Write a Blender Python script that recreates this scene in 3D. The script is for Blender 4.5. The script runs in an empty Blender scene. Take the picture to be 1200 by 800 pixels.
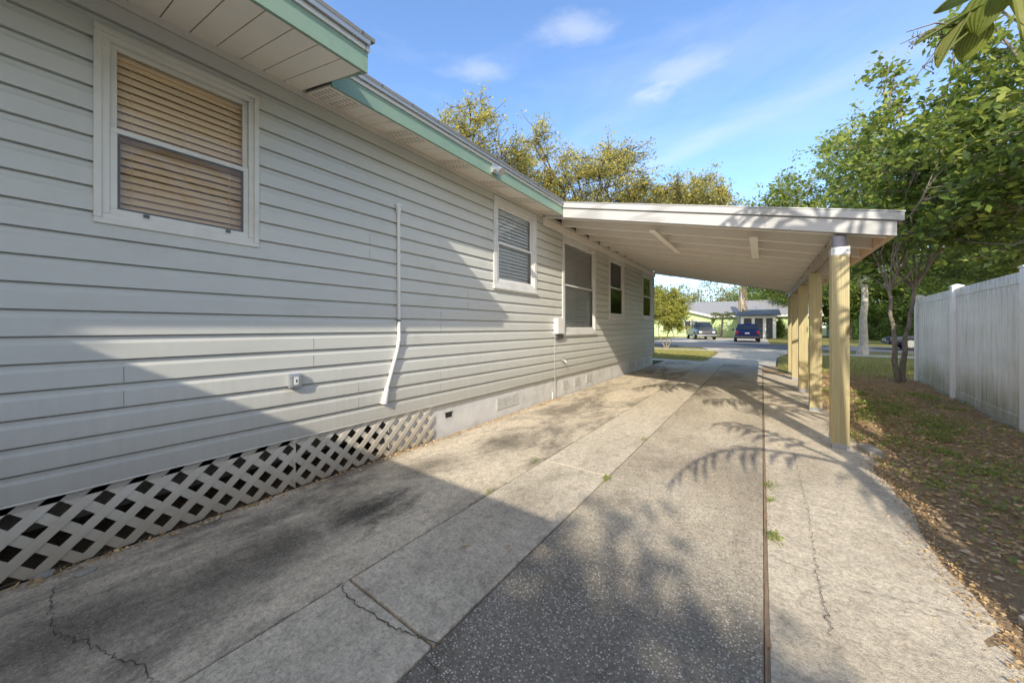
import bpy, math, random
import numpy as np
from mathutils import Vector, Matrix
R = math.radians
random.seed(7); rng = np.random.default_rng(7)
S = bpy.context.scene
COL = S.collection

# ------------------------------------------------------------------ survey camera (eye at 0,0,EH, looking left of +Y)
EH = 1.25; FP = 405.0; VX, VY = 893.0, 383.5
TH = math.atan((VX-600)/FP); cT, sT = math.cos(TH), math.sin(TH)
WX = -2.945                                   # plane of the house wall
def G(px, py):                                # ground point seen at px,py
    z = FP*EH/(py-VY); t = (px-600)/FP
    return (z*(t*cT-sT), z*(t*sT+cT))
def WY(px):                                   # distance along the house wall seen at column px
    z = -FP*WX/((VX-px)*cT)
    return (z+WX*sT)/cT
def WZ(px, py):
    z = -FP*WX/((VX-px)*cT)
    return EH+(VY-py)*z/FP
def D(px, z, py=None):                        # plan position at column px and depth z
    t = (px-600)/FP
    p = (z*(t*cT-sT), z*(t*sT+cT))
    return p if py is None else (p[0], p[1], EH+(VY-py)*z/FP)

# ------------------------------------------------------------------ materials
def mat(name):
    m = bpy.data.materials.new(name); m.use_nodes = True
    nt = m.node_tree
    for n in list(nt.nodes):
        if n.type != 'OUTPUT_MATERIAL': nt.nodes.remove(n)
    return m, nt, nt.nodes, nt.links, nt.nodes['Material Output']
def N(nt, typ, **kw):
    n = nt.nodes.new(typ)
    for k, v in kw.items():
        if k.startswith('i_'): n.inputs[k[2:].replace('_', ' ')].default_value = v
        else: setattr(n, k, v)
    return n
def rgba(c): return (c[0], c[1], c[2], 1)
def ramp(nt, stops, interp='LINEAR'):
    r = nt.nodes.new('ShaderNodeValToRGB'); e = r.color_ramp.elements
    r.color_ramp.interpolation = interp
    while len(e) < len(stops): e.new(0.5)
    for i, (p, c) in enumerate(stops):
        e[i].position = p; e[i].color = rgba(c) if not isinstance(c, (int, float)) else (c, c, c, 1)
    return r
def coord(nt, scale=(1, 1, 1), rot=(0, 0, 0)):
    tc = nt.nodes.new('ShaderNodeTexCoord'); mp = nt.nodes.new('ShaderNodeMapping')
    mp.inputs['Scale'].default_value = scale; mp.inputs['Rotation'].default_value = rot
    nt.links.new(tc.outputs['Object'], mp.inputs['Vector']); return mp.outputs[0]
def noise(nt, vec, scale, detail=4, rough=.55, dist=0):
    n = N(nt, 'ShaderNodeTexNoise', i_Scale=scale, i_Detail=detail, i_Roughness=rough, i_Distortion=dist)
    nt.links.new(vec, n.inputs['Vector']); return n.outputs['Fac']
def mix(nt, a, b, fac, mode='MIX'):
    m = nt.nodes.new('ShaderNodeMix'); m.data_type = 'RGBA'; m.blend_type = mode
    for sock, v in ((m.inputs[6], a), (m.inputs[7], b), (m.inputs[0], fac)):
        if isinstance(v, bpy.types.NodeSocket): nt.links.new(v, sock)
        elif isinstance(v, (int, float)): sock.default_value = v if sock == m.inputs[0] else (v, v, v, 1)
        else: sock.default_value = rgba(v)
    return m.outputs[2]
def math_(nt, op, a, b=0.0):
    m = nt.nodes.new('ShaderNodeMath'); m.operation = op
    for s, v in ((m.inputs[0], a), (m.inputs[1], b)):
        if isinstance(v, bpy.types.NodeSocket): nt.links.new(v, s)
        else: s.default_value = v
    return m.outputs[0]
def finish(nt, out, col, rough=.6, bump=None, bstr=.3, bdist=.01, metal=0, spec=.5):
    p = nt.nodes.new('ShaderNodeBsdfPrincipled')
    if isinstance(col, bpy.types.NodeSocket): nt.links.new(col, p.inputs['Base Color'])
    else: p.inputs['Base Color'].default_value = rgba(col)
    if isinstance(rough, bpy.types.NodeSocket): nt.links.new(rough, p.inputs['Roughness'])
    else: p.inputs['Roughness'].default_value = rough
    p.inputs['Metallic'].default_value = metal
    p.inputs['Specular IOR Level'].default_value = spec
    if bump is not None:
        b = nt.nodes.new('ShaderNodeBump'); b.inputs['Strength'].default_value = bstr; b.inputs['Distance'].default_value = bdist
        nt.links.new(bump, b.inputs['Height']); nt.links.new(b.outputs[0], p.inputs['Normal'])
    nt.links.new(p.outputs[0], out.inputs[0]); return p
def plain(name, c, rough=.5, var=.12, scale=6, bstr=.1, metal=0, spec=.5, dirt=None):
    m, nt, ns, L, o = mat(name); v = coord(nt)
    f = noise(nt, v, scale, 6); f2 = noise(nt, v, scale*11, 3)
    a = mix(nt, tuple(x*(1-var) for x in c), tuple(min(1, x*(1+var)) for x in c), f)
    if dirt:
        r = ramp(nt, [(.5, 0.0), (.75, 1.0)]); L.new(noise(nt, v, scale*.6, 8, .65), r.inputs[0])
        a = mix(nt, a, dirt, math_(nt, 'MULTIPLY', r.outputs[0], .6))
    finish(nt, o, a, rough, f2, bstr, .003, metal, spec); return m

M = {}
# vinyl siding
m, nt, ns, L, o = mat('vinyl_siding'); v = coord(nt)
f = noise(nt, coord(nt, (1, .25, 1)), 3, 5); g = noise(nt, coord(nt, (1, .05, 3)), 60, 3)
a = mix(nt, (.575, .57, .52), (.65, .645, .59), f)
r = ramp(nt, [(.52, 0.0), (.8, 1.0)]); L.new(noise(nt, v, 2.2, 8, .7), r.inputs[0])
a = mix(nt, a, (.44, .42, .35), math_(nt, 'MULTIPLY', r.outputs[0], .4))
sx = N(nt, 'ShaderNodeSeparateXYZ'); L.new(v, sx.inputs[0])
mr = N(nt, 'ShaderNodeMapRange'); L.new(math_(nt, 'ADD', sx.outputs[2], math_(nt, 'MULTIPLY', noise(nt, coord(nt, (1, 6, .6)), 3, 6, .7), -.5)), mr.inputs[0]); mr.inputs[1].default_value = .1; mr.inputs[2].default_value = .65; mr.inputs[3].default_value = .55; mr.inputs[4].default_value = 0
a = mix(nt, a, (.36, .33, .27), mr.outputs[0])
finish(nt, o, a, .42, math_(nt, 'ADD', math_(nt, 'MULTIPLY', g, .12), math_(nt, 'MULTIPLY', noise(nt, coord(nt, (1, .5, 1)), 2.5, 2), 1.6)), .5, .006); M['siding'] = m
M['seam'] = plain('siding_seam', (.30, .29, .265), .6)
M['trim'] = plain('window_trim', (.74, .71, .64), .45, .08, 3, .05, dirt=(.45, .42, .34))
M['white'] = plain('white_vinyl', (.80, .79, .76), .35, .05, 4, .04)
M['white_paint'] = plain('white_paint', (.72, .71, .68), .55, .1, 5, .2, dirt=(.45, .43, .4))
M['green'] = plain('green_paint', (.27, .38, .28), .45, .12, 3, .15, dirt=(.16, .30, .24))
M['soffit'] = plain('soffit_vinyl', (.90, .84, .74), .5, .06, 3, .05)
M['groove'] = plain('soffit_groove', (.36, .31, .25), .7)
M['dark'] = plain('dark_void', (.02, .02, .02), .8)
M['darkframe'] = plain('dark_metal', (.10, .10, .10), .4)
M['metal'] = plain('galvanised', (.55, .57, .60), .35, .15, 20, .1, .7)
M['drip'] = plain('drip_metal', (.42, .43, .44), .4, .15, 6, .1, .5)
M['blind'] = plain('blind_slat', (.93, .93, .92), .5, .05)
M['tanblind'] = plain('tan_blind_slat', (1.0, .76, .52), .5, .08)
M['room_tan'] = plain('tan_room', (.95, .66, .36), .7, .2, 4)
M['room'] = plain('dim_room', (.10, .085, .07), .8); M['room_light'] = plain('pale_room', (.85, .84, .80), .8)
# shingles
m, nt, ns, L, o = mat('shingles'); v = coord(nt)
b = N(nt, 'ShaderNodeTexBrick', i_Scale=1.0); b.inputs['Brick Width'].default_value = .3; b.inputs['Row Height'].default_value = .14; b.inputs['Mortar Size'].default_value = .006
b.inputs['Color1'].default_value = rgba((.20, .195, .19)); b.inputs['Color2'].default_value = rgba((.29, .28, .27)); b.inputs['Mortar'].default_value = rgba((.08, .08, .08))
mp = coord(nt, (1, 1, 1), (0, 0, R(90))); L.new(mp, b.inputs['Vector'])
finish(nt, o, mix(nt, b.outputs['Color'], (.12, .12, .12), math_(nt, 'MULTIPLY', noise(nt, v, 80, 2), .5)), .9, noise(nt, v, 150, 2), .5, .004); M['shingle'] = m
# glass
def glassmat(name, tint, refl):
    m, nt, ns, L, o = mat(name)
    tr = N(nt, 'ShaderNodeBsdfTransparent'); tr.inputs[0].default_value = rgba(tint)
    gl = N(nt, 'ShaderNodeBsdfGlossy'); gl.inputs['Roughness'].default_value = .03; gl.inputs[0].default_value = (1, 1, 1, 1)
    fr = N(nt, 'ShaderNodeFresnel'); fr.inputs[0].default_value = 1.5
    mx = N(nt, 'ShaderNodeMixShader'); L.new(math_(nt, 'MULTIPLY', fr.outputs[0], refl), mx.inputs[0])
    bp = N(nt, 'ShaderNodeBump', i_Strength=.15, i_Distance=.004); L.new(noise(nt, coord(nt), 2.5, 1), bp.inputs['Height']); L.new(bp.outputs[0], gl.inputs['Normal'])
    L.new(tr.outputs[0], mx.inputs[1]); L.new(gl.outputs[0], mx.inputs[2]); L.new(mx.outputs[0], o.inputs[0]); return m
M['glass'] = glassmat('window_glass', (.95, .96, .95), 1.1); M['glass_screen'] = glassmat('screened_glass', (.90, .86, .80), .8); M['glass_near'] = glassmat('clean_glass', (.95, .94, .92), .55)
M['carglass'] = plain('car_glass', (.03, .04, .05), .08, .1)
# wood
def wood(name, c1, c2, axis='Z', scale=1, rough=.65):
    m, nt, ns, L, o = mat(name)
    sc = {'Z': (22, 22, 1.0), 'X': (.7, 14, 14), 'Y': (14, .7, 14)}[axis]
    v = coord(nt, tuple(s*scale for s in sc))
    f = noise(nt, v, 1.6, 8, .6, .8)
    w = N(nt, 'ShaderNodeTexWave', i_Scale=1.1, i_Distortion=7.0, i_Detail=3.0); w.inputs['Detail Scale'].default_value = .8; L.new(v, w.inputs['Vector'])
    a = mix(nt, c1, c2, f); r = ramp(nt, [(.0, .55), (.35, 1.0), (1, 1.0)]); L.new(w.outputs['Fac'], r.inputs[0])
    a = mix(nt, a, r.outputs[0], .55, 'MULTIPLY')
    kn = N(nt, 'ShaderNodeTexVoronoi', i_Scale=1.0); L.new(coord(nt, (5, 5, 1.9) if axis == 'Z' else (3, 3, 3)), kn.inputs['Vector'])
    r2 = ramp(nt, [(.0, (.14, .09, .04)), (.09, (.35, .24, .11)), (.16, (1, 1, 1))]); L.new(kn.outputs['Distance'], r2.inputs[0])
    a = mix(nt, a, r2.outputs[0], .8 if axis == 'Z' else .25, 'MULTIPLY')
    finish(nt, o, a, rough, f, .3, .004); return m
M['post'] = wood('treated_pine', (.74, .64, .36), (.30, .23, .10))
M['rafter'] = plain('painted_rafter', (.93, .88, .80), .6, .06, 4, .1)
M['deck'] = plain('roof_deck', (.54, .48, .40), .7, .1, 2, .1)
M['beam'] = wood('weathered_beam', (.46, .40, .33), (.34, .29, .24), 'Y')
M['rawwood'] = wood('raw_lumber', (.80, .60, .42), (.68, .48, .32), 'Y', .6)
M['fascia'] = wood('painted_fascia', (.62, .61, .60), (.46, .46, .46), 'X', .35)
M['stain'] = plain('dark_stain', (.10, .10, .13), .8, .4, 12)
# concrete
def concrete(name, c, dark, stain_lo, stain_hi, pebble=0.0, seed=0, peb_scale=130, warm=None):
    m, nt, ns, L, o = mat(name)
    mp = N(nt, 'ShaderNodeMapping'); tc = N(nt, 'ShaderNodeTexCoord'); L.new(tc.outputs['Object'], mp.inputs[0]); mp.inputs['Location'].default_value = (seed*3.1, seed*1.7, 0)
    ms = N(nt, 'ShaderNodeMapping'); ms.inputs['Scale'].default_value = (1.5, .7, 1); ms.inputs['Location'].default_value = (seed*1.3, seed, 0); L.new(tc.outputs['Object'], ms.inputs[0])
    v = mp.outputs[0]
    big = noise(nt, ms.outputs[0], .75, 9, .66, .5); med = noise(nt, ms.outputs[0], 4.5, 9, .72, .3); fine = noise(nt, v, 60, 4, .7); grit = noise(nt, v, 260, 2, .6)
    r = ramp(nt, [(stain_lo, 0.0), (stain_hi, 1.0)]); L.new(math_(nt, 'ADD', math_(nt, 'MULTIPLY', big, .65), math_(nt, 'MULTIPLY', med, .35)), r.inputs[0])
    a = mix(nt, tuple(x*.60 for x in c), tuple(x*1.30 for x in c), med)
    if warm:
        rw = ramp(nt, [(.45, 0.0), (.7, 1.0)]); L.new(noise(nt, v, .9, 5, .6), rw.inputs[0]); a = mix(nt, a, warm, math_(nt, 'MULTIPLY', rw.outputs[0], .55))
    sf = math_(nt, 'MULTIPLY', r.outputs[0], .85)
    a = mix(nt, a, dark, sf)
    if seed == 1:                                         # old oil and mildew patches along the lattice
        tot = None
        for (sx_, sy_), rr, am in STAINS:
            q = N(nt, 'ShaderNodeVectorMath', operation='SUBTRACT'); L.new(tc.outputs['Object'], q.inputs[0]); q.inputs[1].default_value = (sx_, sy_, 0)
            q2 = N(nt, 'ShaderNodeVectorMath', operation='MULTIPLY'); L.new(q.outputs[0], q2.inputs[0]); q2.inputs[1].default_value = (1.25, .75, 0)
            ln = N(nt, 'ShaderNodeVectorMath', operation='LENGTH'); L.new(q2.outputs[0], ln.inputs[0])
            mr = N(nt, 'ShaderNodeMapRange'); mr.interpolation_type = 'SMOOTHSTEP'; L.new(math_(nt, 'ADD', ln.outputs['Value'], math_(nt, 'MULTIPLY', math_(nt, 'SUBTRACT', med, .5), .9)), mr.inputs[0])
            mr.inputs[1].default_value = 0; mr.inputs[2].default_value = rr; mr.inputs[3].default_value = am; mr.inputs[4].default_value = 0
            tot = mr.outputs[0] if tot is None else math_(nt, 'MAXIMUM', tot, mr.outputs[0])
        a = mix(nt, a, (.05, .046, .04), math_(nt, 'MULTIPLY', tot, .92))
    m2 = noise(nt, v, 17, 8, .75, .4); rm = ramp(nt, [(.34, .62), (.5, 1.0), (.66, 1.22)]); L.new(m2, rm.inputs[0]); a = mix(nt, a, rm.outputs[0], .75, 'MULTIPLY')
    # speckle: small pale and dark grains
    rs = ramp(nt, [(.32, .58 if not pebble else .4), (.5, 1.0), (.68, 1.25 if not pebble else 1.4)]); L.new(fine, rs.inputs[0]); a = mix(nt, a, rs.outputs[0], .8, 'MULTIPLY')
    rg = ramp(nt, [(.32, .62 if not pebble else .45), (.52, 1.03), (.70, 1.3 if not pebble else 1.5)]); L.new(grit, rg.inputs[0]); a = mix(nt, a, rg.outputs[0], .75, 'MULTIPLY')
    a = mix(nt, a, (1.20, 1.16, 1.07), 1.0, 'MULTIPLY')
    # scattered shell bits
    vo = N(nt, 'ShaderNodeTexVoronoi', i_Scale=float(peb_scale), i_Randomness=1.0); L.new(v, vo.inputs['Vector'])
    rp = ramp(nt, [(.0, 1.0), (.30, 1.0), (.46, 0.0)]); L.new(vo.outputs['Distance'], rp.inputs[0])
    cr = N(nt, 'ShaderNodeSeparateColor'); L.new(vo.outputs['Color'], cr.inputs[0])
    area = noise(nt, v, 1.3, 4, .6)
    if pebble > 0:
        th = math_(nt, 'GREATER_THAN', cr.outputs[0], .28); pf = math_(nt, 'MULTIPLY', math_(nt, 'MULTIPLY', rp.outputs[0], th), pebble)
        pc = mix(nt, (.24, .22, .19), (.85, .80, .70), cr.outputs[1])
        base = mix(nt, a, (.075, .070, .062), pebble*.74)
        # pebbly near end, its shade painted in dark; paler and worn further on
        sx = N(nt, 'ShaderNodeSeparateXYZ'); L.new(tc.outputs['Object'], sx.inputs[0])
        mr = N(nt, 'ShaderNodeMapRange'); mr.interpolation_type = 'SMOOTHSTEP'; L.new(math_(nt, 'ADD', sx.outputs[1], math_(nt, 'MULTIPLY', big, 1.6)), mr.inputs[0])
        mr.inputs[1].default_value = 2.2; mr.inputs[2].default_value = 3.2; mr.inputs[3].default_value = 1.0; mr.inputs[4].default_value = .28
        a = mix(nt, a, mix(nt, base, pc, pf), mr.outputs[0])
        hb = math_(nt, 'ADD', math_(nt, 'MULTIPLY', pf, .6), grit)
    else:
        th = math_(nt, 'GREATER_THAN', math_(nt, 'ADD', cr.outputs[0], math_(nt, 'MULTIPLY', area, .5)), 1.17)
        a = mix(nt, a, (.62, .59, .53), math_(nt, 'MULTIPLY', math_(nt, 'MULTIPLY', rp.outputs[0], th), .5))
        hb = math_(nt, 'ADD', math_(nt, 'MULTIPLY', math_(nt, 'ADD', fine, m2), .8), math_(nt, 'MULTIPLY', grit, .6))
    finish(nt, o, a, .88, hb, .7, .009, 0, .25); return m
STAINS = [(G(430, 598), .42, 1.0), (G(330, 640), .40, .8), (G(265, 668), .30, .7), (G(590, 518), .45, .8), (G(500, 545), .40, .5), (G(90, 740), .35, .7)]
M['concA'] = concrete('old_concrete', (.68, .60, .49), (.19, .17, .145), .47, .58, 0, 1, warm=(.36, .31, .24))
M['concB'] = concrete('smooth_concrete', (.60, .54, .45), (.30, .265, .22), .49, .64, 0, 3)
M['concC'] = concrete('pebble_concrete', (.74, .66, .54), (.36, .31, .25), .46, .60, .95, 5, 100, warm=(.36, .28, .20))
M['concD'] = concrete('pale_concrete', (.64, .57, .47), (.34, .30, .24), .49, .64, 0, 8, warm=(.38, .32, .25))
M['walk'] = concrete('pavement_concrete', (.52, .48, .42), (.28, .26, .23), .5, .7, 0, 11)
M['found'] = plain('painted_block', (.66, .65, .62), .75, .2, 5, .8, dirt=(.33, .32, .29))
M['foundblk'] = plain('painted_vent_block', (.58, .57, .53), .8, .25, 18, 1.0, dirt=(.28, .27, .25))
M['crack'] = plain('crack_dark', (.09, .08, .065), .95)
M['asphalt'] = plain('asphalt', (.105, .107, .115), .9, .3, 3, .7)
def grassmat(name, c1, c2, c3, s1=1.2):
    m, nt, ns, L, o = mat(name); v = coord(nt)
    f = noise(nt, v, s1, 5, .6); g = noise(nt, v, 45, 5, .7)
    a = mix(nt, c1, c2, f); r = ramp(nt, [(.35, 0.0), (.7, 1.0)]); L.new(g, r.inputs[0]); a = mix(nt, a, c3, math_(nt, 'MULTIPLY', r.outputs[0], .7))
    finish(nt, o, a, .95, g, 1.0, .05, 0, .1); return m
M['lawn'] = grassmat('lawn_grass', (.26, .25, .07), (.46, .38, .14), (.20, .20, .05))
M['ground'] = grassmat('far_ground', (.10, .13, .04), (.17, .17, .07), (.07, .09, .03), .3)
M['soil'] = grassmat('leafy_soil', (.34, .24, .15), (.58, .42, .27), (.68, .48, .28), 2.5)
M['dirt'] = grassmat('crawl_dirt', (.30, .22, .14), (.42, .31, .2), (.2, .15, .1), 3)
def leafmat(name, cols, trans=.35, rough=.5):
    m, nt, ns, L, o = mat(name)
    g = N(nt, 'ShaderNodeNewGeometry')
    r = ramp(nt, [(i/(len(cols)-1), c) for i, c in enumerate(cols)]); L.new(g.outputs['Random Per Island'], r.inputs[0])
    p = N(nt, 'ShaderNodeBsdfPrincipled', i_Roughness=rough); p.inputs['Specular IOR Level'].default_value = .35; L.new(r.outputs[0], p.inputs['Base Color'])
    t = N(nt, 'ShaderNodeBsdfTranslucent'); L.new(mix(nt, r.outputs[0], (1.0, 1.0, .35), .25), t.inputs[0])
    mx = N(nt, 'ShaderNodeMixShader'); mx.inputs[0].default_value = trans
    L.new(p.outputs[0], mx.inputs[1]); L.new(t.outputs[0], mx.inputs[2]); L.new(mx.outputs[0], o.inputs[0]); return m
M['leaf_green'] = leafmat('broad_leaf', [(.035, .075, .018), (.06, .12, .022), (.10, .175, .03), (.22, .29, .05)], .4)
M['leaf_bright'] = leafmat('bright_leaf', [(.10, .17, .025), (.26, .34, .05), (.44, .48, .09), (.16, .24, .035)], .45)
M['leaf_yellow'] = leafmat('oak_catkins', [(.55, .43, .08), (.68, .56, .12), (.46, .42, .12), (.34, .34, .11), (.78, .64, .16)], .4)
M['leaf_oak'] = leafmat('oak_leaf', [(.12, .14, .04), (.20, .20, .06), (.36, .30, .09), (.14, .15, .05)], .3)
M['leaf_lime'] = leafmat('shrub_leaf', [(.28, .30, .05), (.46, .44, .09), (.20, .23, .05)], .35)
M['leaf_palm'] = leafmat('palm_leaf', [(.07, .12, .03), (.15, .18, .04), (.24, .24, .06)], .35, .4)
M['leaf_pleat'] = plain('pleated_leaf', (.17, .21, .04), .45, .55, 9, .3)
M['leaf_dead'] = leafmat('dry_leaf', [(.46, .29, .14), (.66, .42, .18), (.32, .21, .12), (.74, .52, .26), (.60, .46, .30), (.38, .25, .14)], .1, .8)
M['weed'] = leafmat('weed_leaf', [(.16, .22, .05), (.26, .32, .08), (.36, .38, .10)], .3)
def bark(name, c1, c2):
    m, nt, ns, L, o = mat(name); v = coord(nt, (1, 1, .35)); f = noise(nt, v, 14, 8, .7)
    r = ramp(nt, [(.35, c1), (.65, c2)]); L.new(f, r.inputs[0]); finish(nt, o, r.outputs[0], .9, f, .8, .02); return m
M['bark'] = bark('grey_bark', (.13, .105, .08), (.30, .26, .21))
M['bark_pale'] = bark('pale_bark', (.30, .28, .24), (.58, .55, .49))
M['bark_dark'] = bark('dark_bark', (.05, .042, .035), (.12, .10, .08))
# vinyl fence with mildew
m, nt, ns, L, o = mat('fence_vinyl')
v = coord(nt); tall = coord(nt, (9, 9, 1.2)); sx = N(nt, 'ShaderNodeSeparateXYZ'); L.new(v, sx.inputs[0])
st = noise(nt, tall, 1.5, 8, .7); bl = noise(nt, v, 1.6, 6, .6)
r = ramp(nt, [(.42, 0.0), (.62, 1.0)]); L.new(math_(nt, 'ADD', math_(nt, 'MULTIPLY', st, .5), math_(nt, 'MULTIPLY', bl, .5)), r.inputs[0])
a = mix(nt, (.90, .90, .90), (.48, .46, .36), math_(nt, 'MULTIPLY', r.outputs[0], .55))
mr = N(nt, 'ShaderNodeMapRange'); mr.inputs[1].default_value = .05; mr.inputs[2].default_value = .5; mr.inputs[3].default_value = 1; mr.inputs[4].default_value = 0; L.new(math_(nt, 'ADD', sx.outputs[2], math_(nt, 'MULTIPLY', bl, -.25)), mr.inputs[0])
a = mix(nt, a, (.30, .28, .17), math_(nt, 'MULTIPLY', mr.outputs[0], math_(nt, 'MULTIPLY', st, 1.4)))
mr2 = N(nt, 'ShaderNodeMapRange'); mr2.inputs[1].default_value = 1.6; mr2.inputs[2].default_value = 1.95; L.new(sx.outputs[2], mr2.inputs[0])
r3 = ramp(nt, [(.42, 0.0), (.58, 1.0)]); L.new(noise(nt, coord(nt, (14, 14, 3)), 1.6, 6, .7), r3.inputs[0])
a = mix(nt, a, (.22, .22, .15), math_(nt, 'MULTIPLY', math_(nt, 'MULTIPLY', mr2.outputs[0], r3.outputs[0]), .6))
finish(nt, o, a, .4, st, .1, .003); M['fence'] = m
M['fencepost'] = plain('fence_post_vinyl', (.90, .90, .90), .4, .05, 4, .05, dirt=(.6, .6, .52))
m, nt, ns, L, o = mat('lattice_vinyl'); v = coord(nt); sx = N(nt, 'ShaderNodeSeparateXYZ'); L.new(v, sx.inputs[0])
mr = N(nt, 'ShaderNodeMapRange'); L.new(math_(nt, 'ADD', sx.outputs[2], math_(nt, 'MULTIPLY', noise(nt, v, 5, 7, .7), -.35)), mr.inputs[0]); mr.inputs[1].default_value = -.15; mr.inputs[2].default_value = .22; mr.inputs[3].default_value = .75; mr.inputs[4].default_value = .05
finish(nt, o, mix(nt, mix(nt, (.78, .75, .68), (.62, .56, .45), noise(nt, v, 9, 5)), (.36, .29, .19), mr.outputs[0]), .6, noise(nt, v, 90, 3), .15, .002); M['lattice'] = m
M['kerb'] = plain('mossy_footing', (.42, .40, .33), .9, .4, 9, .8, dirt=(.14, .13, .09))
# cars etc.
M['bluecar'] = plain('blue_car_paint', (.008, .016, .10), .2, .05)
M['greycar'] = plain('dark_silver_paint', (.10, .105, .11), .25, .05, metal=.4)
M['darkcar'] = plain('black_car_paint', (.010, .014, .03), .5, .05)
M['chrome'] = plain('chrome', (.65, .65, .66), .2, .05, metal=.9)
M['tyre'] = plain('tyre_rubber', (.02, .02, .02), .85)
M['tail'] = plain('tail_light', (.45, .02, .02), .25)
M['lamp'] = plain('head_lamp', (.8, .8, .8), .15)
M['plate'] = plain('number_plate', (.75, .76, .74), .5)
M['mint'] = plain('mint_wall', (.55, .68, .36), .8, .06, 1)
M['farroof'] = plain('grey_far_roof', (.27, .27, .28), .9, .12, 2)
M['greywall'] = plain('grey_wall', (.38, .37, .34), .85, .1, 1)
M['screen'] = plain('dark_screen', (.06, .065, .07), .6)
M['paver'] = plain('paver', (.36, .33, .28), .9, .2, 20, .8)

# ------------------------------------------------------------------ mesh helpers
class MB:
    def __init__(s): s.v = []; s.f = []; s.mi = []
    def poly(s, pts, m=0):
        i = len(s.v); s.v += [tuple(p) for p in pts]; s.f.append(tuple(range(i, i+len(pts)))); s.mi.append(m)
    def box(s, x0, x1, y0, y1, z0, z1, m=0):
        s.hexa([(x0, y0, z0), (x1, y0, z0), (x1, y1, z0), (x0, y1, z0), (x0, y0, z1), (x1, y0, z1), (x1, y1, z1), (x0, y1, z1)], m)
    def hexa(s, p, m=0):
        i = len(s.v); s.v += [tuple(q) for q in p]
        for f in ((0, 3, 2, 1), (4, 5, 6, 7), (0, 1, 5, 4), (1, 2, 6, 5), (2, 3, 7, 6), (3, 0, 4, 7)):
            s.f.append(tuple(i+k for k in f)); s.mi.append(m)
    def bar(s, a, b, w, h, up=(0, 0, 1), m=0):           # rectangular bar a->b
        a = Vector(a); b = Vector(b); d = (b-a).normalized(); u = Vector(up)
        sd = d.cross(u).normalized()*w/2; uu = sd.cross(d).normalized()*h/2
        s.hexa([a-sd-uu, a+sd-uu, b+sd-uu, b-sd-uu, a-sd+uu, a+sd+uu, b+sd+uu, b-sd+uu], m)
    def tube(s, pts, radii, n=8, cap=True, m=0):
        pts = [Vector(p) for p in pts]; base = len(s.v); k = len(pts)
        for i, p in enumerate(pts):
            d = (pts[min(i+1, k-1)]-pts[max(i-1, 0)]).normalized()
            a = d.orthogonal().normalized() if i == 0 else (a - d*a.dot(d)).normalized()
            b = d.cross(a); r = radii[i] if hasattr(radii, '__len__') else radii
            for j in range(n):
                t = 2*math.pi*j/n; s.v.append(tuple(p+(a*math.cos(t)+b*math.sin(t))*r))
        for i in range(k-1):
            for j in range(n):
                q = base+i*n+j; q2 = base+i*n+(j+1) % n
                s.f.append((q, q2, q2+n, q+n)); s.mi.append(m)
        if cap:
            s.f.append(tuple(base+j for j in reversed(range(n)))); s.mi.append(m)
            s.f.append(tuple(base+(k-1)*n+j for j in range(n))); s.mi.append(m)
    def build(s, name, mats, parent=None, smooth=False, bevel=0, loc=None):
        me = bpy.data.meshes.new(name); me.from_pydata(s.v, [], s.f)
        for mm in (mats if isinstance(mats, (list, tuple)) else [mats]): me.materials.append(mm)
        if any(s.mi): me.polygons.foreach_set('material_index', s.mi)
        if smooth: me.polygons.foreach_set('use_smooth', [True]*len(s.f))
        me.update(); o = bpy.data.objects.new(name, me); COL.objects.link(o)
        if parent: o.parent = parent
        if loc: o.location = loc
        if bevel:
            b = o.modifiers.new('bevel', 'BEVEL'); b.width = bevel; b.segments = 2; b.limit_method = 'ANGLE'
        return o
def quads(name, V, material, parent=None, nv=4):
    """V: (n*nv,3) array -> n separate polygons"""
    n = len(V)//nv; me = bpy.data.meshes.new(name)
    me.vertices.add(len(V)); me.vertices.foreach_set('co', V.astype(np.float32).ravel())
    me.loops.add(len(V)); me.loops.foreach_set('vertex_index', np.arange(len(V), dtype=np.int32))
    me.polygons.add(n); me.polygons.foreach_set('loop_start', np.arange(0, len(V), nv, dtype=np.int32)); me.polygons.foreach_set('loop_total', np.full(n, nv, dtype=np.int32))
    me.materials.append(material); me.update(calc_edges=True); me.validate()
    o = bpy.data.objects.new(name, me); COL.objects.link(o)
    if parent: o.parent = parent
    return o
def tag(o, label=None, cat=None, group=None, kind=None):
    if label: o['label'] = label
    if cat: o['category'] = cat
    if group: o['group'] = group
    if kind: o['kind'] = kind
    return o
def empty(name, loc, label, cat, group=None, rz=0):
    o = bpy.data.objects.new(name, None); COL.objects.link(o); o.location = loc; o.rotation_euler.z = rz
    o.empty_display_size = .2
    return tag(o, label, cat, group)
def struct(name, mb, m, **kw): return tag(mb.build(name, m, **kw), kind='structure')
def kids(o): return [c for c in bpy.data.objects if c.parent == o]
def copy_tree(o, parent=None):
    c = o.copy(); COL.objects.link(c); c.parent = parent
    for ch in kids(o): copy_tree(ch, c)
    return c

# leaves: folded diamond per leaf
def leaf_array(C, size, rs, flat=.0, asp=.45, svar=.35):
    n = len(C)
    d = rs.normal(size=(n, 3)); d[:, 2] *= (1-flat); d[:, 2] -= .15; d /= np.linalg.norm(d, axis=1)[:, None]
    q = rs.normal(size=(n, 3)); q[:, 2] += flat*2.0
    sd = np.cross(d, q); sd /= np.linalg.norm(sd, axis=1)[:, None]
    nn = np.cross(sd, d)
    s = size*(1+svar*rs.normal(size=(n, 1))).clip(.4, 1.9)
    a = C-d*s*.5; t = C+d*s*.5; mid = C-d*s*.06-nn*s*.10
    l = mid+sd*s*asp*.5+nn*s*.12; r_ = mid-sd*s*asp*.5+nn*s*.12
    return np.stack([a, l, t, r_], axis=1).reshape(-1, 3)

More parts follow.
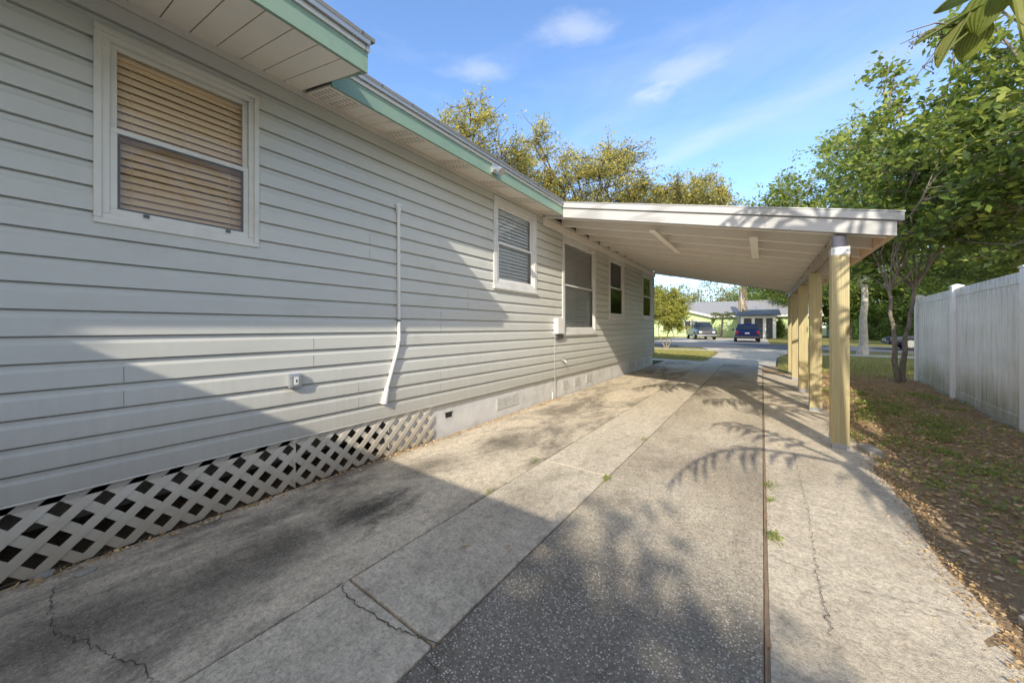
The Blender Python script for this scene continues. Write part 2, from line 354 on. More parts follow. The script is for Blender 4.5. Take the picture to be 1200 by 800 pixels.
def make_tree(name, base, label, cat, lobes, trunk_r, fork_z, tips, leaves, leaf, lm, bm_, seed, clump=.45, lean=(0, 0), group=None,
              trunks=1, flat=.2, asp=.45, twig=.012, bright=.5, bare=0):
    """lobes: list of (cx,cy,cz, rx,ry,rz, weight) relative to base"""
    rs = np.random.default_rng(seed); base = Vector(base)
    root = empty(name, base, label, cat, group)
    W = np.array([l[6] for l in lobes], float); W /= W.sum()
    T = []
    for k in range(tips):
        l = lobes[rs.choice(len(lobes), p=W)]
        d = rs.normal(size=3); d /= np.linalg.norm(d); rr = rs.uniform(.35, 1)**.6
        T.append((l[0]+d[0]*l[3]*rr, l[1]+d[1]*l[4]*rr, l[2]+d[2]*l[5]*rr))
    T = np.array(T); T = T[T[:, 2] > fork_z*.75]
    # limbs: one or more per lobe, tips join the closest point on a limb
    mb = MB(); pts_all = []; rad_all = []
    tops = []
    for q in range(trunks):
        off = (0, 0) if trunks == 1 else ((q-1)*.09, rs.normal()*.05)
        ln = (lean[0]+((q-1)*.35 if trunks > 1 else 0), lean[1]+(rs.normal()*.25 if trunks > 1 else 0))
        P = []; Rr = []
        K = 9
        for i in range(K):
            u = i/(K-1)
            P.append((off[0]+ln[0]*u**1.4+rs.normal()*.02*fork_z*.4, off[1]+ln[1]*u**1.4+rs.normal()*.02*fork_z*.4, -.08+(fork_z+.08)*u))
            Rr.append(trunk_r*(1-.42*u+.45*math.exp(-u*fork_z/.35))/(1 if trunks == 1 else 1.2))
        mb.tube(P, Rr, 10, False); tops.append((Vector(P[-1]), Rr[-1]))
    limbs = []
    nl = max(len(lobes)*2, 5)
    for k in range(nl):
        l = lobes[k % len(lobes)]; tp, tr = tops[k % len(tops)]
        e = Vector((l[0]+rs.normal()*l[3]*.35, l[1]+rs.normal()*l[4]*.35, l[2]+rs.normal()*l[5]*.3+l[5]*.2))
        P = []; Rr = []
        for i in range(8):
            u = i/7; p = tp.lerp(e, u); sag = math.sin(u*math.pi)*.08*(e-tp).length
            p = p+Vector((rs.normal()*.03, rs.normal()*.03, 0))*(e-tp).length*(.5 if 0 < i < 7 else 0)+Vector((0, 0, sag))
            P.append(p); Rr.append(max(tr*.72*(1-u)**.8, twig*1.5))
        mb.tube(P, Rr, 7, False); limbs += [(np.array(p), r) for p, r in zip(P[2:], Rr[2:])]
    LP = np.array([l[0] for l in limbs]); LR = np.array([l[1] for l in limbs])
    C = []
    per = max(1, leaves//max(1, len(T)))
    for ti, t in enumerate(T):
        dd = np.linalg.norm(LP-t, axis=1)+np.maximum(0, LP[:, 2]-t[2])*.8
        j = int(np.argmin(dd)); a = Vector(LP[j]); b = Vector(t); ln = (b-a).length
        P = [a]
        for u in (.33, .66, 1):
            P.append(a.lerp(b, u)+Vector(rs.normal(size=3))*ln*.06)
        r0 = min(LR[j]*.6, .012+ln*.012)
        mb.tube(P, [r0, r0*.75, r0*.5, twig*.4], 5, False)
        # side twigs
        bp = np.array(P[-1]); cs = [bp]
        for q in range(3):
            c2 = bp+rs.normal(size=3)*clump*.7
            mb.tube([P[2], Vector(c2)], [twig*.5, twig*.25], 3, False); cs.append(c2)
            cs.append(np.array(P[2])+rs.normal(size=3)*clump*.4)
        if rs.uniform() < bare: continue
        k = int(per*rs.uniform(.5, 1.5))
        ci = rs.integers(0, len(cs), k)
        C.append(np.array(cs)[ci]+rs.normal(size=(k, 3))*clump*np.array([.42, .42, .30]))
    C = np.concatenate(C)
    mb.build('trunk', bm_, root, smooth=True)
    mats = lm if isinstance(lm, list) else [lm]
    o = quads('crown', leaf_array(C, leaf, rs, flat, asp), mats[0], root)
    if len(mats) > 1:
        o.data.materials.append(mats[1])
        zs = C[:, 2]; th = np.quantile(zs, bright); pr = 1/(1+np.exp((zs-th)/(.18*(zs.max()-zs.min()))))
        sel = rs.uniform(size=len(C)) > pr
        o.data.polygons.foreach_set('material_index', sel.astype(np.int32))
    return root

# ================================================================== GROUND
def sheet(name, pts, z, m):
    mb = MB(); mb.poly([(x, y, z) for x, y in pts]); return struct(name, mb, m)
sheet('ground', [(-900, -900), (900, -900), (900, 1500), (-900, 1500)], -.03, M['ground'])
# concrete strips of the driveway
X1, X2, X3, X4 = -1.665, -1.045, .012, .80
def slab(name, x0, x1, y0, y1, m, gap=.006):
    mb = MB(); mb.box(x0+gap, x1-gap, y0+gap, y1-gap, -.12, 0)
    return struct(name, mb, m, bevel=.006)
yA = G(657, 467.5)[1]+.25; yB = G(672, 547)[1]
slab('driveway', WX+.0, X1, -6, yA, M['concA']); slab('driveway', WX, X1, yA-.006, 13.9, M['concA'])
slab('driveway', X1, X2, -6, .92, M['concB']); slab('driveway', X1, X2, .92, yB+.004, M['concB']); slab('driveway', X1, X2, yB-.004, 7.4, M['concB']); slab('driveway', X1, X2, 7.4, 13.9, M['concB'])
slab('driveway', X2, X3, -6, 13.9, M['concC'])
mb = MB()                                                       # right hand strip with a broken edge
ys = np.arange(-6, 11.61, .2); ed = [X4+.018*math.sin(y*1.9)+.014*math.sin(y*5.3+1)+random.uniform(-.022, .022)-(.0 if y < 4.6 else -.06) for y in ys]
for i in range(len(ys)-1):
    mb.hexa([(X3+.014, ys[i], -.12), (ed[i]+.02, ys[i], -.12), (ed[i+1]+.02, ys[i+1], -.12), (X3+.014, ys[i+1], -.12), (X3+.014, ys[i], -.004), (ed[i], ys[i], -.004), (ed[i+1], ys[i+1], -.004), (X3+.014, ys[i+1], -.004)])
struct('driveway', mb, M['concD'])
sheet('joint_soil', [(WX-.05, -6), (1.2, -6), (1.2, 14), (WX-.05, 14)], -.022, M['soil'])
# soil bed to the right: gently uneven
mb = MB(); gx = np.linspace(.72, 9, 42); gy = np.linspace(-7, 13.5, 90)
def soil_z(x, y): return -.014+.018*math.sin(x*2.3+y*.7)*math.sin(y*1.9)+.012*math.sin(x*6+1)*math.sin(y*5.1)+.03*min(1, max(0, (x-.9)/1.2))
for i in range(len(gx)-1):
    for j in range(len(gy)-1):
        mb.poly([(a, b, soil_z(a, b)) for a, b in ((gx[i], gy[j]), (gx[i+1], gy[j]), (gx[i+1], gy[j+1]), (gx[i], gy[j+1]))])
struct('soil_bed', mb, M['soil'], smooth=True)
mb = MB()
sheet('driveway_apron', [(-1.9, 13.93), (.35, 13.93), (.5, 18), (1.6, 24.6), (-3.1, 24.6), (-1.75, 20), (-1.7, 15)], -.010, M['walk'])
sheet('path', [(-6, 13.93), (-1.93, 13.93), (-1.75, 14.6), (-6, 15.3)], -.012, M['walk'])
sheet('lawn', [(-30, 15.3), (-6, 15.35), (-1.75, 14.7), (-1.72, 15.2), (-1.78, 20), (-3.2, 24.6), (-30, 24.6)], -.018, M['lawn'])
sheet('lawn', [(.36, 12.2), (16, 12.2), (16, 24.6), (1.65, 24.6), (.52, 18)], -.016, M['lawn'])
sheet('pavement', [(-60, 21.4), (60, 20.6), (60, 21.9), (-60, 22.7)], -.004, M['walk'])
sheet('road', [(-120, 25.4), (120, 24.2), (120, 32.2), (-120, 33.4)], -.012, M['asphalt'])
sheet('lawn', [(-120, 33.5), (120, 32.3), (120, 56), (-120, 56)], -.018, M['lawn'])
sheet('driveway_far', [(-8.2, 33), (.5, 32.8), (.4, 47.5), (-8.5, 47.5)], -.008, M['walk'])
sheet('joint_soil', [(X3-.004, -6), (X3+.013, -6), (X3+.013, 11.6), (X3-.004, 11.6)], -.007, plain('joint_dirt', (.27, .20, .135), .95, .4, 12, .8))
# cracks as thin ragged ribbons
def crack(pts, w, seed):
    rs = random.Random(seed); mb = MB(); P = []
    for a, b in zip(pts, pts[1:]):
        n = max(2, int(math.dist(a, b)/.016))
        for i in range(n):
            u = i/n; P.append((a[0]+(b[0]-a[0])*u+rs.gauss(0, .006), a[1]+(b[1]-a[1])*u+rs.gauss(0, .006)))
    P.append(pts[-1])
    ws = [w*.75*rs.uniform(.3, 1.3) for _ in P]
    for i in range(len(P)-1):
        a, b = P[i], P[i+1]; dx, dy = b[0]-a[0], b[1]-a[1]; l = math.hypot(dx, dy)+1e-6; nx, ny = -dy/l, dx/l
        mb.poly([(a[0]-nx*ws[i], a[1]-ny*ws[i], .004), (a[0]+nx*ws[i], a[1]+ny*ws[i], .004), (b[0]+nx*ws[i+1], b[1]+ny*ws[i+1], .004), (b[0]-nx*ws[i+1], b[1]-ny*ws[i+1], .004)])
    struct('crack', mb, M['crack'])
crack([G(400, 686), G(412, 706), G(440, 722), G(468, 738), G(517, 756)], .0035, 1)
crack([G(497, 766), G(517, 790), G(530, 806)], .003, 2)
crack([G(62, 688), G(60, 735), G(100, 752), G(135, 772), G(168, 780), G(188, 806)], .0025, 3)
crack([G(915, 657), G(1000, 690), G(1090, 712), G(1150, 730)], .0015, 4)
crack([G(953, 640), G(961, 690), G(974, 745)], .002, 5)
crack([G(930, 530), G(945, 590), G(953, 640)], .0015, 6)

# ================================================================== HOUSE
house = empty('house', (WX, 3, 0), 'grey vinyl sided house with green fascia, wide eaves and lattice skirting beside the driveway', 'house')
def part(mb, name, m, parent=None, **kw):
    o = mb.build(name, m, None, **kw); p = parent or house
    o.parent = p; o.matrix_parent_inverse = Matrix.Translation(p.location).inverted() if p.parent is None else Matrix.Translation(house.location).inverted()
    return o
Z0, CH, ZT = .3985, .1347, 3.095
HY0, HY1 = -7.0, 12.14
prof = []                                               # (z, outward offset)
k = 0
while Z0+k*CH < ZT:
    z = Z0+k*CH
    prof += [(z, -.008), (z+.0005, .020), (z+CH*.66, .016), (z+CH*.78, .007), (z+CH*.93, .004), (z+CH*.935, -.008), (z+CH*.999, -.008)]; k += 1
def siding(mb, y0, y1, zl, zh):
    q = []
    for (za, xa), (zb, xb) in zip(prof, prof[1:]):
        if zb <= zl or za >= zh: continue
        def at(z): return xa+(xb-xa)*((z-za)/(zb-za) if zb > za else 0)
        q.append(((max(za, zl), at(max(za, zl))), (min(zb, zh), at(min(zb, zh)))))
    for (za, xa), (zb, xb) in q:
        mb.poly([(WX+xa, y0, za), (WX+xa, y1, za), (WX+xb, y1, zb), (WX+xb, y0, zb)])
WINS = [(.186, .945, 1.82, 2.90), (3.62, 4.71, 1.785, 3.035), (5.60, 7.15, 1.115, 2.94), (7.95, 9.05, 1.45, 2.965), (10.75, 11.85, 1.48, 2.925)]
mb = MB(); y = HY0
for (a, b, zl, zh) in WINS:
    siding(mb, y, a, Z0, ZT); siding(mb, a, b, Z0, zl+.03); siding(mb, a, b, zh-.03, ZT); y = b
siding(mb, y, HY1, Z0, ZT)
rs = random.Random(3)
for (py_, zz) in [(WY(144), WZ(144, 465)), (WY(432), WZ(432, 301)), (WY(366), WZ(366, 410)), (WY(515), WZ(515, 375)), (WY(515), WZ(515, 458)), (WY(514), WZ(514, 205)), (WY(547), WZ(547, 350)), (WY(640), WZ(640, 262)), (1.7, .62), (6.3, .9), (9.6, 1.9), (9.9, .7), (7.4, 1.6), (5.2, .75)]:
    kk = int((zz-Z0)/CH)
    z = Z0+kk*CH
    for kk2 in (0, 1):
        z_ = z+kk2*CH
        mb.hexa([(WX+.01, py_, z_+.001), (WX+.0212, py_, z_+.001), (WX+.0212, py_+.003, z_+.001), (WX+.01, py_+.003, z_+.001), (WX+.008, py_, z_+CH*.66), (WX+.0172, py_, z_+CH*.66), (WX+.0172, py_+.003, z_+CH*.66), (WX+.008, py_+.003, z_+CH*.66)], 1)
part(mb, 'siding', [M['siding'], M['seam']])
mb = MB()                                               # hidden sides
mb.box(WX-9, WX-.02, HY1-.08, HY1-.02, Z0, ZT); mb.box(WX-9, WX-.02, HY0+.02, HY0+.08, Z0, ZT); mb.box(WX-9.05, WX-9, HY0+.02, HY1-.02, 0, ZT)
mb.box(WX-9, WX-.42, HY0+.08, HY1-.08, Z0-.05, Z0); mb.box(WX-.42, WX-.004, HY0+.08, HY1-.08, Z0-.05, Z0-.006)
part(mb, 'end_wall', M['siding'])
mb = MB(); mb.box(WX-.06, WX+.028, HY1-.07, HY1+.012, Z0-.005, ZT); part(mb, 'corner_post', M['siding'], bevel=.004)
mb = MB(); mb.box(WX-.01, WX+.021, HY0, HY1-.08, ZT-.035, ZT+.03); mb.box(WX-.01, WX+.02, HY0, HY1-.08, Z0-.012, Z0-.001)
part(mb, 'trim_channel', M['trim'])
# foundation
FY = WY(458)
mb = MB(); mb.box(WX-.22, WX-.024, FY, HY1-.01, -.1, Z0-.01); part(mb, 'foundation', M['found'])
mb = MB(); mb.box(WX-.22, WX-.2, FY, FY+.02, 0, .3)
mb.box(WX-.8, WX-.7, HY0, FY+.2, -.1, Z0-.06); mb.box(WX-4, WX-.22, FY+.2, FY+.3, -.1, Z0-.06)
part(mb, 'crawl_wall', plain('crawl_block', (.55, .52, .45), .9, .3, 6, .6))
mb = MB(); mb.poly([(WX-4, HY0, .0), (WX-.01, HY0, .0), (WX-.01, FY+.3, .0), (WX-4, FY+.3, .0)]); part(mb, 'crawl_floor', M['dirt'])
for (pa, pb) in ((583, 609), (660, 667), (674, 681), (688, 695), (738, 744), (748, 753), (757, 761)):
    a, b = WY(pa), WY(pb); mb = MB()
    mb.box(WX-.026, WX-.018, a, b, .10, .27)
    for s_ in range(5):
        zz = .115+s_*.03; mb.box(WX-.020, WX-.013, a+.02, b-.02, zz, zz+.012)
    part(mb, 'foundation_vent', M['foundblk'])
mb = MB(); a = WY(526); mb.box(WX-.026, WX-.021, a-.03, a+.07, .20, .25); mb.box(WX-.026, WX-.017, a-.04, a+.08, .25, .262); part(mb, 'drain_opening', M['dark'])

# windows ------------------------------------------------------------
def window(y0, y1, z0, z1, kind):
    w = bpy.data.objects.new('window', None); COL.objects.link(w); w.location = (0, 0, 0); w.parent = house; w.matrix_parent_inverse = Matrix.Translation(house.location).inverted()
    def sub(mb, name, m, **kw):
        o = mb.build(name, m, None, **kw); o.parent = w; return o
    fw = .030 if kind == 'near' else .075
    mb = MB()                                            # outer casing, mitred look: two stepped rings
    for (o0, o1, xa, xb) in ((0, fw, -.005, .030), (fw-.006, fw+.030, -.03, .018)):
        for (a, b, c, d) in ((y0+o0, y1-o0, z0+o0, z0+o1), (y0+o0, y1-o0, z1-o1, z1-o0), (y0+o0, y0+o1, z0+o1, z1-o1), (y1-o1, y1-o0, z0+o1, z1-o1)):
            mb.box(WX+xa, WX+xb, a, b, c, d)
    if kind != 'near': mb.box(WX, WX+.05, y0-.01, y1+.01, z0-.012, z0+.028)
    sub(mb, 'casing', M['trim'] if kind == 'near' else M['white_paint'], bevel=.004)
    iy0, iy1, iz0, iz1 = y0+fw+.03, y1-fw-.03, z0+fw+.03, z1-fw-.03
    zm = iz0+(iz1-iz0)*(.50 if kind != 'near' else .485)
    t = .028
    def ring(mb, a, b, c, d, xa, xb, t, bot=None):
        bt = bot or t
        mb.box(xa, xb, a, b, c, c+bt); mb.box(xa, xb, a, b, d-t, d); mb.box(xa, xb, a, a+t, c+bt, d-t); mb.box(xa, xb, b-t, b, c+bt, d-t)
    mb = MB(); ring(mb, iy0, iy1, zm-.01, iz1, WX-.030, WX-.008, t); sub(mb, 'upper_sash', M['white'] if kind != 'near' else M['trim'], bevel=.002)
    mb = MB(); ring(mb, iy0, iy1, iz0, zm+.022, WX-.008+.001, WX+.010, t, .034); sub(mb, 'lower_sash', M['white'] if kind != 'near' else M['trim'], bevel=.002)
    if kind == 'near':
        mb = MB(); ring(mb, iy0+t, iy1-t, iz0+.034, zm-.006, WX-.004, WX+.004, .011); sub(mb, 'screen_frame', M['darkframe'])
        for yy in (iy0+.22*(iy1-iy0), iy0+.82*(iy1-iy0)): mb = MB(); mb.box(WX+.011, WX+.02, yy-.012, yy+.012, iz0+.012, iz0+.03); sub(mb, 'sash_latch', M['darkframe'])
    mb = MB(); mb.poly([(WX-.02, iy0+t, zm), (WX-.02, iy1-t, zm), (WX-.02, iy1-t, iz1-t), (WX-.02, iy0+t, iz1-t)])
    sub(mb, 'glass', M['glass_near'] if kind == 'near' else M['glass'])
    mb = MB(); mb.poly([(WX+.0, iy0+t, iz0+.03), (WX+.0, iy1-t, iz0+.03), (WX+.0, iy1-t, zm), (WX+.0, iy0+t, zm)]); sub(mb, 'glass', M['glass_screen'] if kind == 'near' else M['glass'])
    if kind != 'bare':
        sp = .044 if kind == 'near' else .05; n = int((iz1-iz0-.05)/sp)
        mb = MB()
        for i in range(n+1):
            z = iz0+.02+i*sp; tl = (.0222 if z > zm else .0195) if kind == 'near' else .0215
            jig = random.uniform(-.003, .003)
            mb.hexa([(WX-.075, iy0+.004, z+tl+jig), (WX-.055, iy0+.004, z-tl), (WX-.055, iy1-.004, z-tl), (WX-.075, iy1-.004, z+tl+jig), (WX-.075, iy0+.004, z+tl+.002+jig), (WX-.055, iy0+.004, z-tl+.002), (WX-.055, iy1-.004, z-tl+.002), (WX-.075, iy1-.004, z+tl+.002+jig)])
        mb.box(WX-.10, WX-.05, iy0+.003, iy1-.003, iz1-.05, iz1-.01)
        for fr in (.14, .5, .86): mb.box(WX-.054, WX-.052, iy0+(iy1-iy0)*fr-.0015, iy0+(iy1-iy0)*fr+.0015, iz0, iz1-.02)
        sub(mb, 'blind', M['tanblind'] if kind == 'near' else M['blind'])
    mb = MB()                                            # shallow room behind
    xd = WX-.42; xf = WX-.031
    mb.poly([(xd, iy0-.02, iz0-.03), (xd, iy1+.02, iz0-.03), (xd, iy1+.02, iz1+.02), (xd, iy0-.02, iz1+.02)])
    for (a, b) in (((iy0-.01, iz0-.02), (iy1+.01, iz0-.02)), ((iy1+.01, iz0-.02), (iy1+.01, iz1+.01)), ((iy1+.01, iz1+.01), (iy0-.01, iz1+.01)), ((iy0-.01, iz1+.01), (iy0-.01, iz0-.02))):
        mb.poly([(xf, a[0], a[1]), (xf, b[0], b[1]), (xd, b[0], b[1]), (xd, a[0], a[1])])
    sub(mb, 'room_lining', {'near': M['room_tan'], 'blind': M['room_light'], 'bare': M['room']}[kind])
    return w
kinds = ['near', 'blind', 'blind', 'bare', 'bare']
for (a, b, c, d), kd in zip(WINS, kinds): window(a, b, c, d, kd)

# eaves --------------------------------------------------------------
SL = .25
def eave(y0, y1, xo, nm_front=True):
    """sloped soffit panels from the wall out to xo, green fascia, white drip board, metal edge"""
    zo = 3.11-SL*(abs(WX)-abs(xo)); zi = 3.11
    mb = MB(); wP = .30; n = max(1, int(round((y1-y0)/.133))); pw = (y1-y0)/n
    for i in range(n):
        a, b = y0+i*pw+.003, y0+(i+1)*pw-.003
        mb.hexa([(WX, a, zi), (xo+.0, a, zo), (xo+.0, b, zo), (WX, b, zi), (WX, a, zi+.012), (xo, a, zo+.012), (xo, b, zo+.012), (WX, b, zi+.012)])
        if i % 5 in (0, 1) and xo < -2.3:                 # vented panels
            for q in range(6):
                for s_ in range(2):
                    u0 = .12+.8*q/6
                    xa = WX+(xo-WX)*u0; xb = WX+(xo-WX)*(u0+.045); za, zb = zi+(zo-zi)*u0-.0012, zi+(zo-zi)*(u0+.045)-.0012
                    ya = a+.018+s_*(pw-.03)/2; yb = ya+(pw-.03)/2-.012
                    mb.poly([(xa, ya, za), (xb, ya, zb), (xb, yb, zb), (xa, yb, za)], 1)
    mb.hexa([(WX, y0, zi+.014), (xo, y0, zo+.014), (xo, y1, zo+.014), (WX, y1, zi+.014), (WX, y0, zi+.02), (xo, y0, zo+.02), (xo, y1, zo+.02), (WX, y1, zi+.02)], 1)
    part(mb, 'soffit', [M['soffit'], M['groove']])
    mb = MB(); mb.box(xo, xo+.022, y0, y1, zo-.012, zo+.118); part(mb, 'fascia', M['green'], bevel=.002)
    mb = MB(); mb.box(xo+.001, xo+.034, y0, y1+.004, zo+.120, zo+.165); part(mb, 'fascia_trim', M['white'])
    mb = MB(); mb.hexa([(xo-.05, y0, zo+.167), (xo+.055, y0, zo+.167), (xo+.055, y1+.02, zo+.167), (xo-.05, y1+.02, zo+.167), (xo-.05, y0, zo+.195), (xo+.058, y0, zo+.180), (xo+.058, y1+.02, zo+.180), (xo-.05, y1+.02, zo+.195)])
    mb.box(xo+.044, xo+.056, y0, y1+.02, zo+.150, zo+.166); part(mb, 'drip_edge', M['drip'])
    return zo
XE1, XE2 = -2.075, -2.545
YS = 1.235
z1 = eave(HY0-.5, YS, XE1); z2 = eave(YS+.03, 4.90, XE2)
z3 = eave(12.45, 12.85, XE2)
mb = MB()                                                # return of the wide eave where it steps back
mb.hexa([(XE2-.25, YS, z1+.25*SL-.012+.16), (XE1+.022, YS, z1-.012), (XE1+.022, YS+.022, z1-.012), (XE2-.25, YS+.022, z1+.25*SL+.148)]+[(XE2-.25, YS, z1+.118+.15), (XE1+.022, YS, z1+.1185), (XE1+.022, YS+.022, z1+.1185), (XE2-.25, YS+.022, z1+.118+.15)])
part(mb, 'fascia_return', M['green'])
mb = MB(); mb.hexa([(XE2-.25, YS, z1+.27), (XE1+.034, YS, z1+.12), (XE1+.034, YS+.03, z1+.12), (XE2-.25, YS+.03, z1+.27), (XE2-.25, YS, z1+.32), (XE1+.034, YS, z1+.165), (XE1+.034, YS+.03, z1+.165), (XE2-.25, YS+.03, z1+.32)]); part(mb, 'fascia_trim', M['white'])
# roof planes
RX, RZ = WX-4.5, 3.29+SL*4.6
def roofslab(y0, y1, xo, zo):
    mb = MB(); mb.hexa([(RX, y0, RZ-.03), (xo, y0, zo+.18), (xo, y1, zo+.18), (RX, y1, RZ-.03), (RX, y0, RZ+.0), (xo, y0, zo+.205), (xo, y1, zo+.205), (RX, y1, RZ)])
    return mb
part(roofslab(HY0-.5, YS+.05, XE1+.06, z1), 'roof', M['shingle'])
part(roofslab(YS+.05, 4.92, XE2+.06, z2), 'roof', M['shingle'])
part(roofslab(4.92, 12.45, WX+.02, 3.12), 'roof', M['shingle'])
part(roofslab(12.45, 12.87, XE2+.06, z2), 'roof', M['shingle'])
mb = MB(); mb.hexa([(RX, HY0-.5, RZ-.03), (RX-5.2, HY0-.5, 3.02), (RX-5.2, 12.87, 3.02), (RX, 12.87, RZ-.03), (RX, HY0-.5, RZ), (RX-5.2, HY0-.5, 3.05), (RX-5.2, 12.87, 3.05), (RX, 12.87, RZ)]); part(mb, 'roof', M['shingle'])
for yy in (HY0+.05, HY1-.03): mb = MB(); mb.poly([(WX-.02, yy, ZT-.01), (WX-9, yy, ZT-.01), (RX, yy, RZ-.05)]); part(mb, 'gable', M['siding'])
mb = MB(); mb.hexa([(XE2, HY1+.02, 3.0), (RX, HY1+.02, RZ-.22), (RX, 12.85, RZ-.22), (XE2, 12.85, 3.0), (XE2, HY1+.02, 3.012), (RX, HY1+.02, RZ-.2), (RX, 12.85, RZ-.2), (XE2, 12.85, 3.012)]); part(mb, 'rake_soffit', M['soffit'])
# rear wing of the house behind the viewer; its eave shades the near end of the drive
RWX, RWY, RWZ = .62, -2.90, 3.02
mb = MB(); mb.box(WX+.03, RWX-.3, HY0+.1, RWY-.35, 0, RWZ-.1); part(mb, 'wing_wall', M['siding'])
mb = MB(); mb.hexa([(WX+.03, HY0, RWZ+.95), (RWX, HY0, RWZ+.95), (RWX, RWY, RWZ), (WX+.03, RWY, RWZ), (WX+.03, HY0, RWZ+1.0), (RWX, HY0, RWZ+1.0), (RWX, RWY, RWZ+.06), (WX+.03, RWY, RWZ+.06)]); part(mb, 'wing_roof', M['shingle'])
mb = MB(); mb.box(WX+.03, RWX, RWY-.02, RWY+.004, RWZ-.10, RWZ+.055); part(mb, 'fascia', M['green'])
# flood light on the fascia
ly = WY(577)+.0
t = (577-600)/FP; ly = XE2*(cT+t*sT)/(t*cT-sT)
mb = MB(); mb.box(XE2+.022, XE2+.05, ly-.05, ly+.05, z2+.02, z2+.12); mb.tube([(XE2+.05, ly, z2+.07), (XE2+.10, ly-.01, z2+.05), (XE2+.15, ly-.02, z2+.0)], [.02, .035, .045], 10)
part(mb, 'flood_light', M['metal'], smooth=False)

# lattice skirting -----------------------------------------------------
def clip(poly, a, b, c):                                 # keep a*y+b*z+c>=0
    out = []
    for i in range(len(poly)):
        p, q = poly[i], poly[(i+1) % len(poly)]; dp = a*p[0]+b*p[1]+c; dq = a*q[0]+b*q[1]+c
        if dp >= 0: out.append(p)
        if dp*dq < 0: u = dp/(dp-dq); out.append((p[0]+(q[0]-p[0])*u, p[1]+(q[1]-p[1])*u))
    return out
def lattice(y0, y1, phase, dx=0, sag=0):
    mb = MB(); P = .1525; w = .047/math.sqrt(2); zt, zb = Z0-.004, .004
    for lay, sgn in ((0, 1), (1, -1)):
        k = int(math.floor((y0-1)/P)); 
        while k*P+phase < y1+1:
            yc = k*P+phase; k += 1
            poly = [(yc-w, zb-.0), (yc+w, zb-.0), (yc+w+sgn*(zt-zb), zt), (yc-w+sgn*(zt-zb), zt)]
            if sgn < 0: poly = [(yc-w, zb), (yc+w, zb), (yc+w-(zt-zb), zt), (yc-w-(zt-zb), zt)]
            poly = clip(clip(poly, 1, 0, -y0), -1, 0, y1)
            if len(poly) < 3: continue
            x0 = WX-.004-lay*.0065+dx; x1 = x0-.006
            mb.poly([(x0, p[0], p[1]) for p in poly]); mb.poly([(x1, p[0], p[1]) for p in reversed(poly)])
            for i in range(len(poly)):
                p, q = poly[i], poly[(i+1) % len(poly)]
                mb.poly([(x0, p[0], p[1]), (x1, p[0], p[1]), (x1, q[0], q[1]), (x0, q[0], q[1])])
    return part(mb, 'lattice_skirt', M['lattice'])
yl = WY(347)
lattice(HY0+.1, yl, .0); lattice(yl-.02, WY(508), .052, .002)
# conduit, outlet, meter box, cable, tap -------------------------------
def Wp(px, py, dx): z = -FP*(WX+dx)/((VX-px)*cT); return (WX+dx, (z+(WX+dx)*sT)/cT, EH+(VY-py)*z/FP)
mb = MB(); q = [Wp(467, 246, .035), Wp(467.5, 372, .035), Wp(467.7, 398, .035), Wp(465, 412, .035), Wp(452, 460, .035)]
mb.tube(q, .0165, 12)
mb.tube([Wp(467, 252, .035), Wp(467, 243, .035)], [.018, .030], 12); mb.tube([Wp(467, 243, .035), Wp(467, 240, .035)], [.036, .036], 12)
mb.tube([Wp(467.5, 298, .035), Wp(467.5, 302, .035)], .021, 10)
mb.tube([Wp(453.5, 455, .035), Wp(449.5, 473, .032)], [.022, .032], 12)
part(mb, 'conduit_pipe', M['white'], smooth=False)
mb = MB(); mb.tube([Wp(467.6, 374.5, .035), Wp(467.6, 376.5, .035)], .018, 10); part(mb, 'pipe_joint', M['darkframe'])
mb = MB(); a = Wp(336, 454.5, 0); b = Wp(350.5, 434, 0); mb.box(WX+.01, WX+.052, a[1], b[1], a[2], a[2]+.108); mb.box(WX+.052, WX+.060, a[1]+.008, b[1]-.008, a[2]+.012, a[2]+.098)
ob = part(mb, 'outlet_box', M['metal'], bevel=.004)
mb = MB(); c_ = (a[1]+b[1])/2; mb.box(WX+.0605, WX+.064, c_-.016, c_+.016, a[2]+.025, a[2]+.085); o_ = mb.build('socket_cover', M['white'], None, bevel=.003); o_.parent = house; o_.matrix_parent_inverse = Matrix.Translation(house.location).inverted()
mb = MB(); mb.box(WX+.064, WX+.066, c_-.004, c_+.004, a[2]+.045, a[2]+.065); part(mb, 'socket_slot', M['dark'])
ya, yb = WY(648), WY(656); mb = MB(); mb.box(WX+.012, WX+.10, ya, yb, WZ(652, 391), WZ(652, 373)); part(mb, 'meter_box', M['white'], bevel=.008)
mb = MB(); mb.tube([(WX+.03, ya+.02, WZ(652, 391)), (WX+.026, ya+.02, .02)], .005, 6); part(mb, 'cable', M['siding'])
mb = MB(); mb.box(WX+.012, WX+.06, ya+.03, yb+.03, WZ(652, 391)-.09, WZ(652, 391)-.005); part(mb, 'junction_box', M['darkframe'], bevel=.005)
hy = WY(657); mb = MB(); mb.tube([(WX, hy, .66), (WX+.09, hy, .66), (WX+.11, hy, .62)], [.014, .014, .016], 8); mb.tube([(WX+.07, hy, .66), (WX+.07, hy, .71)], .008, 6); mb.tube([(WX+.07, hy-.03, .71), (WX+.07, hy+.03, .71)], .009, 6); part(mb, 'garden_tap', M['drip'])
mb = MB(); mb.box(WX-.022, WX-.008, ya+.01, ya+.04, .0, .12); part(mb, 'pipe_cover', M['white'])

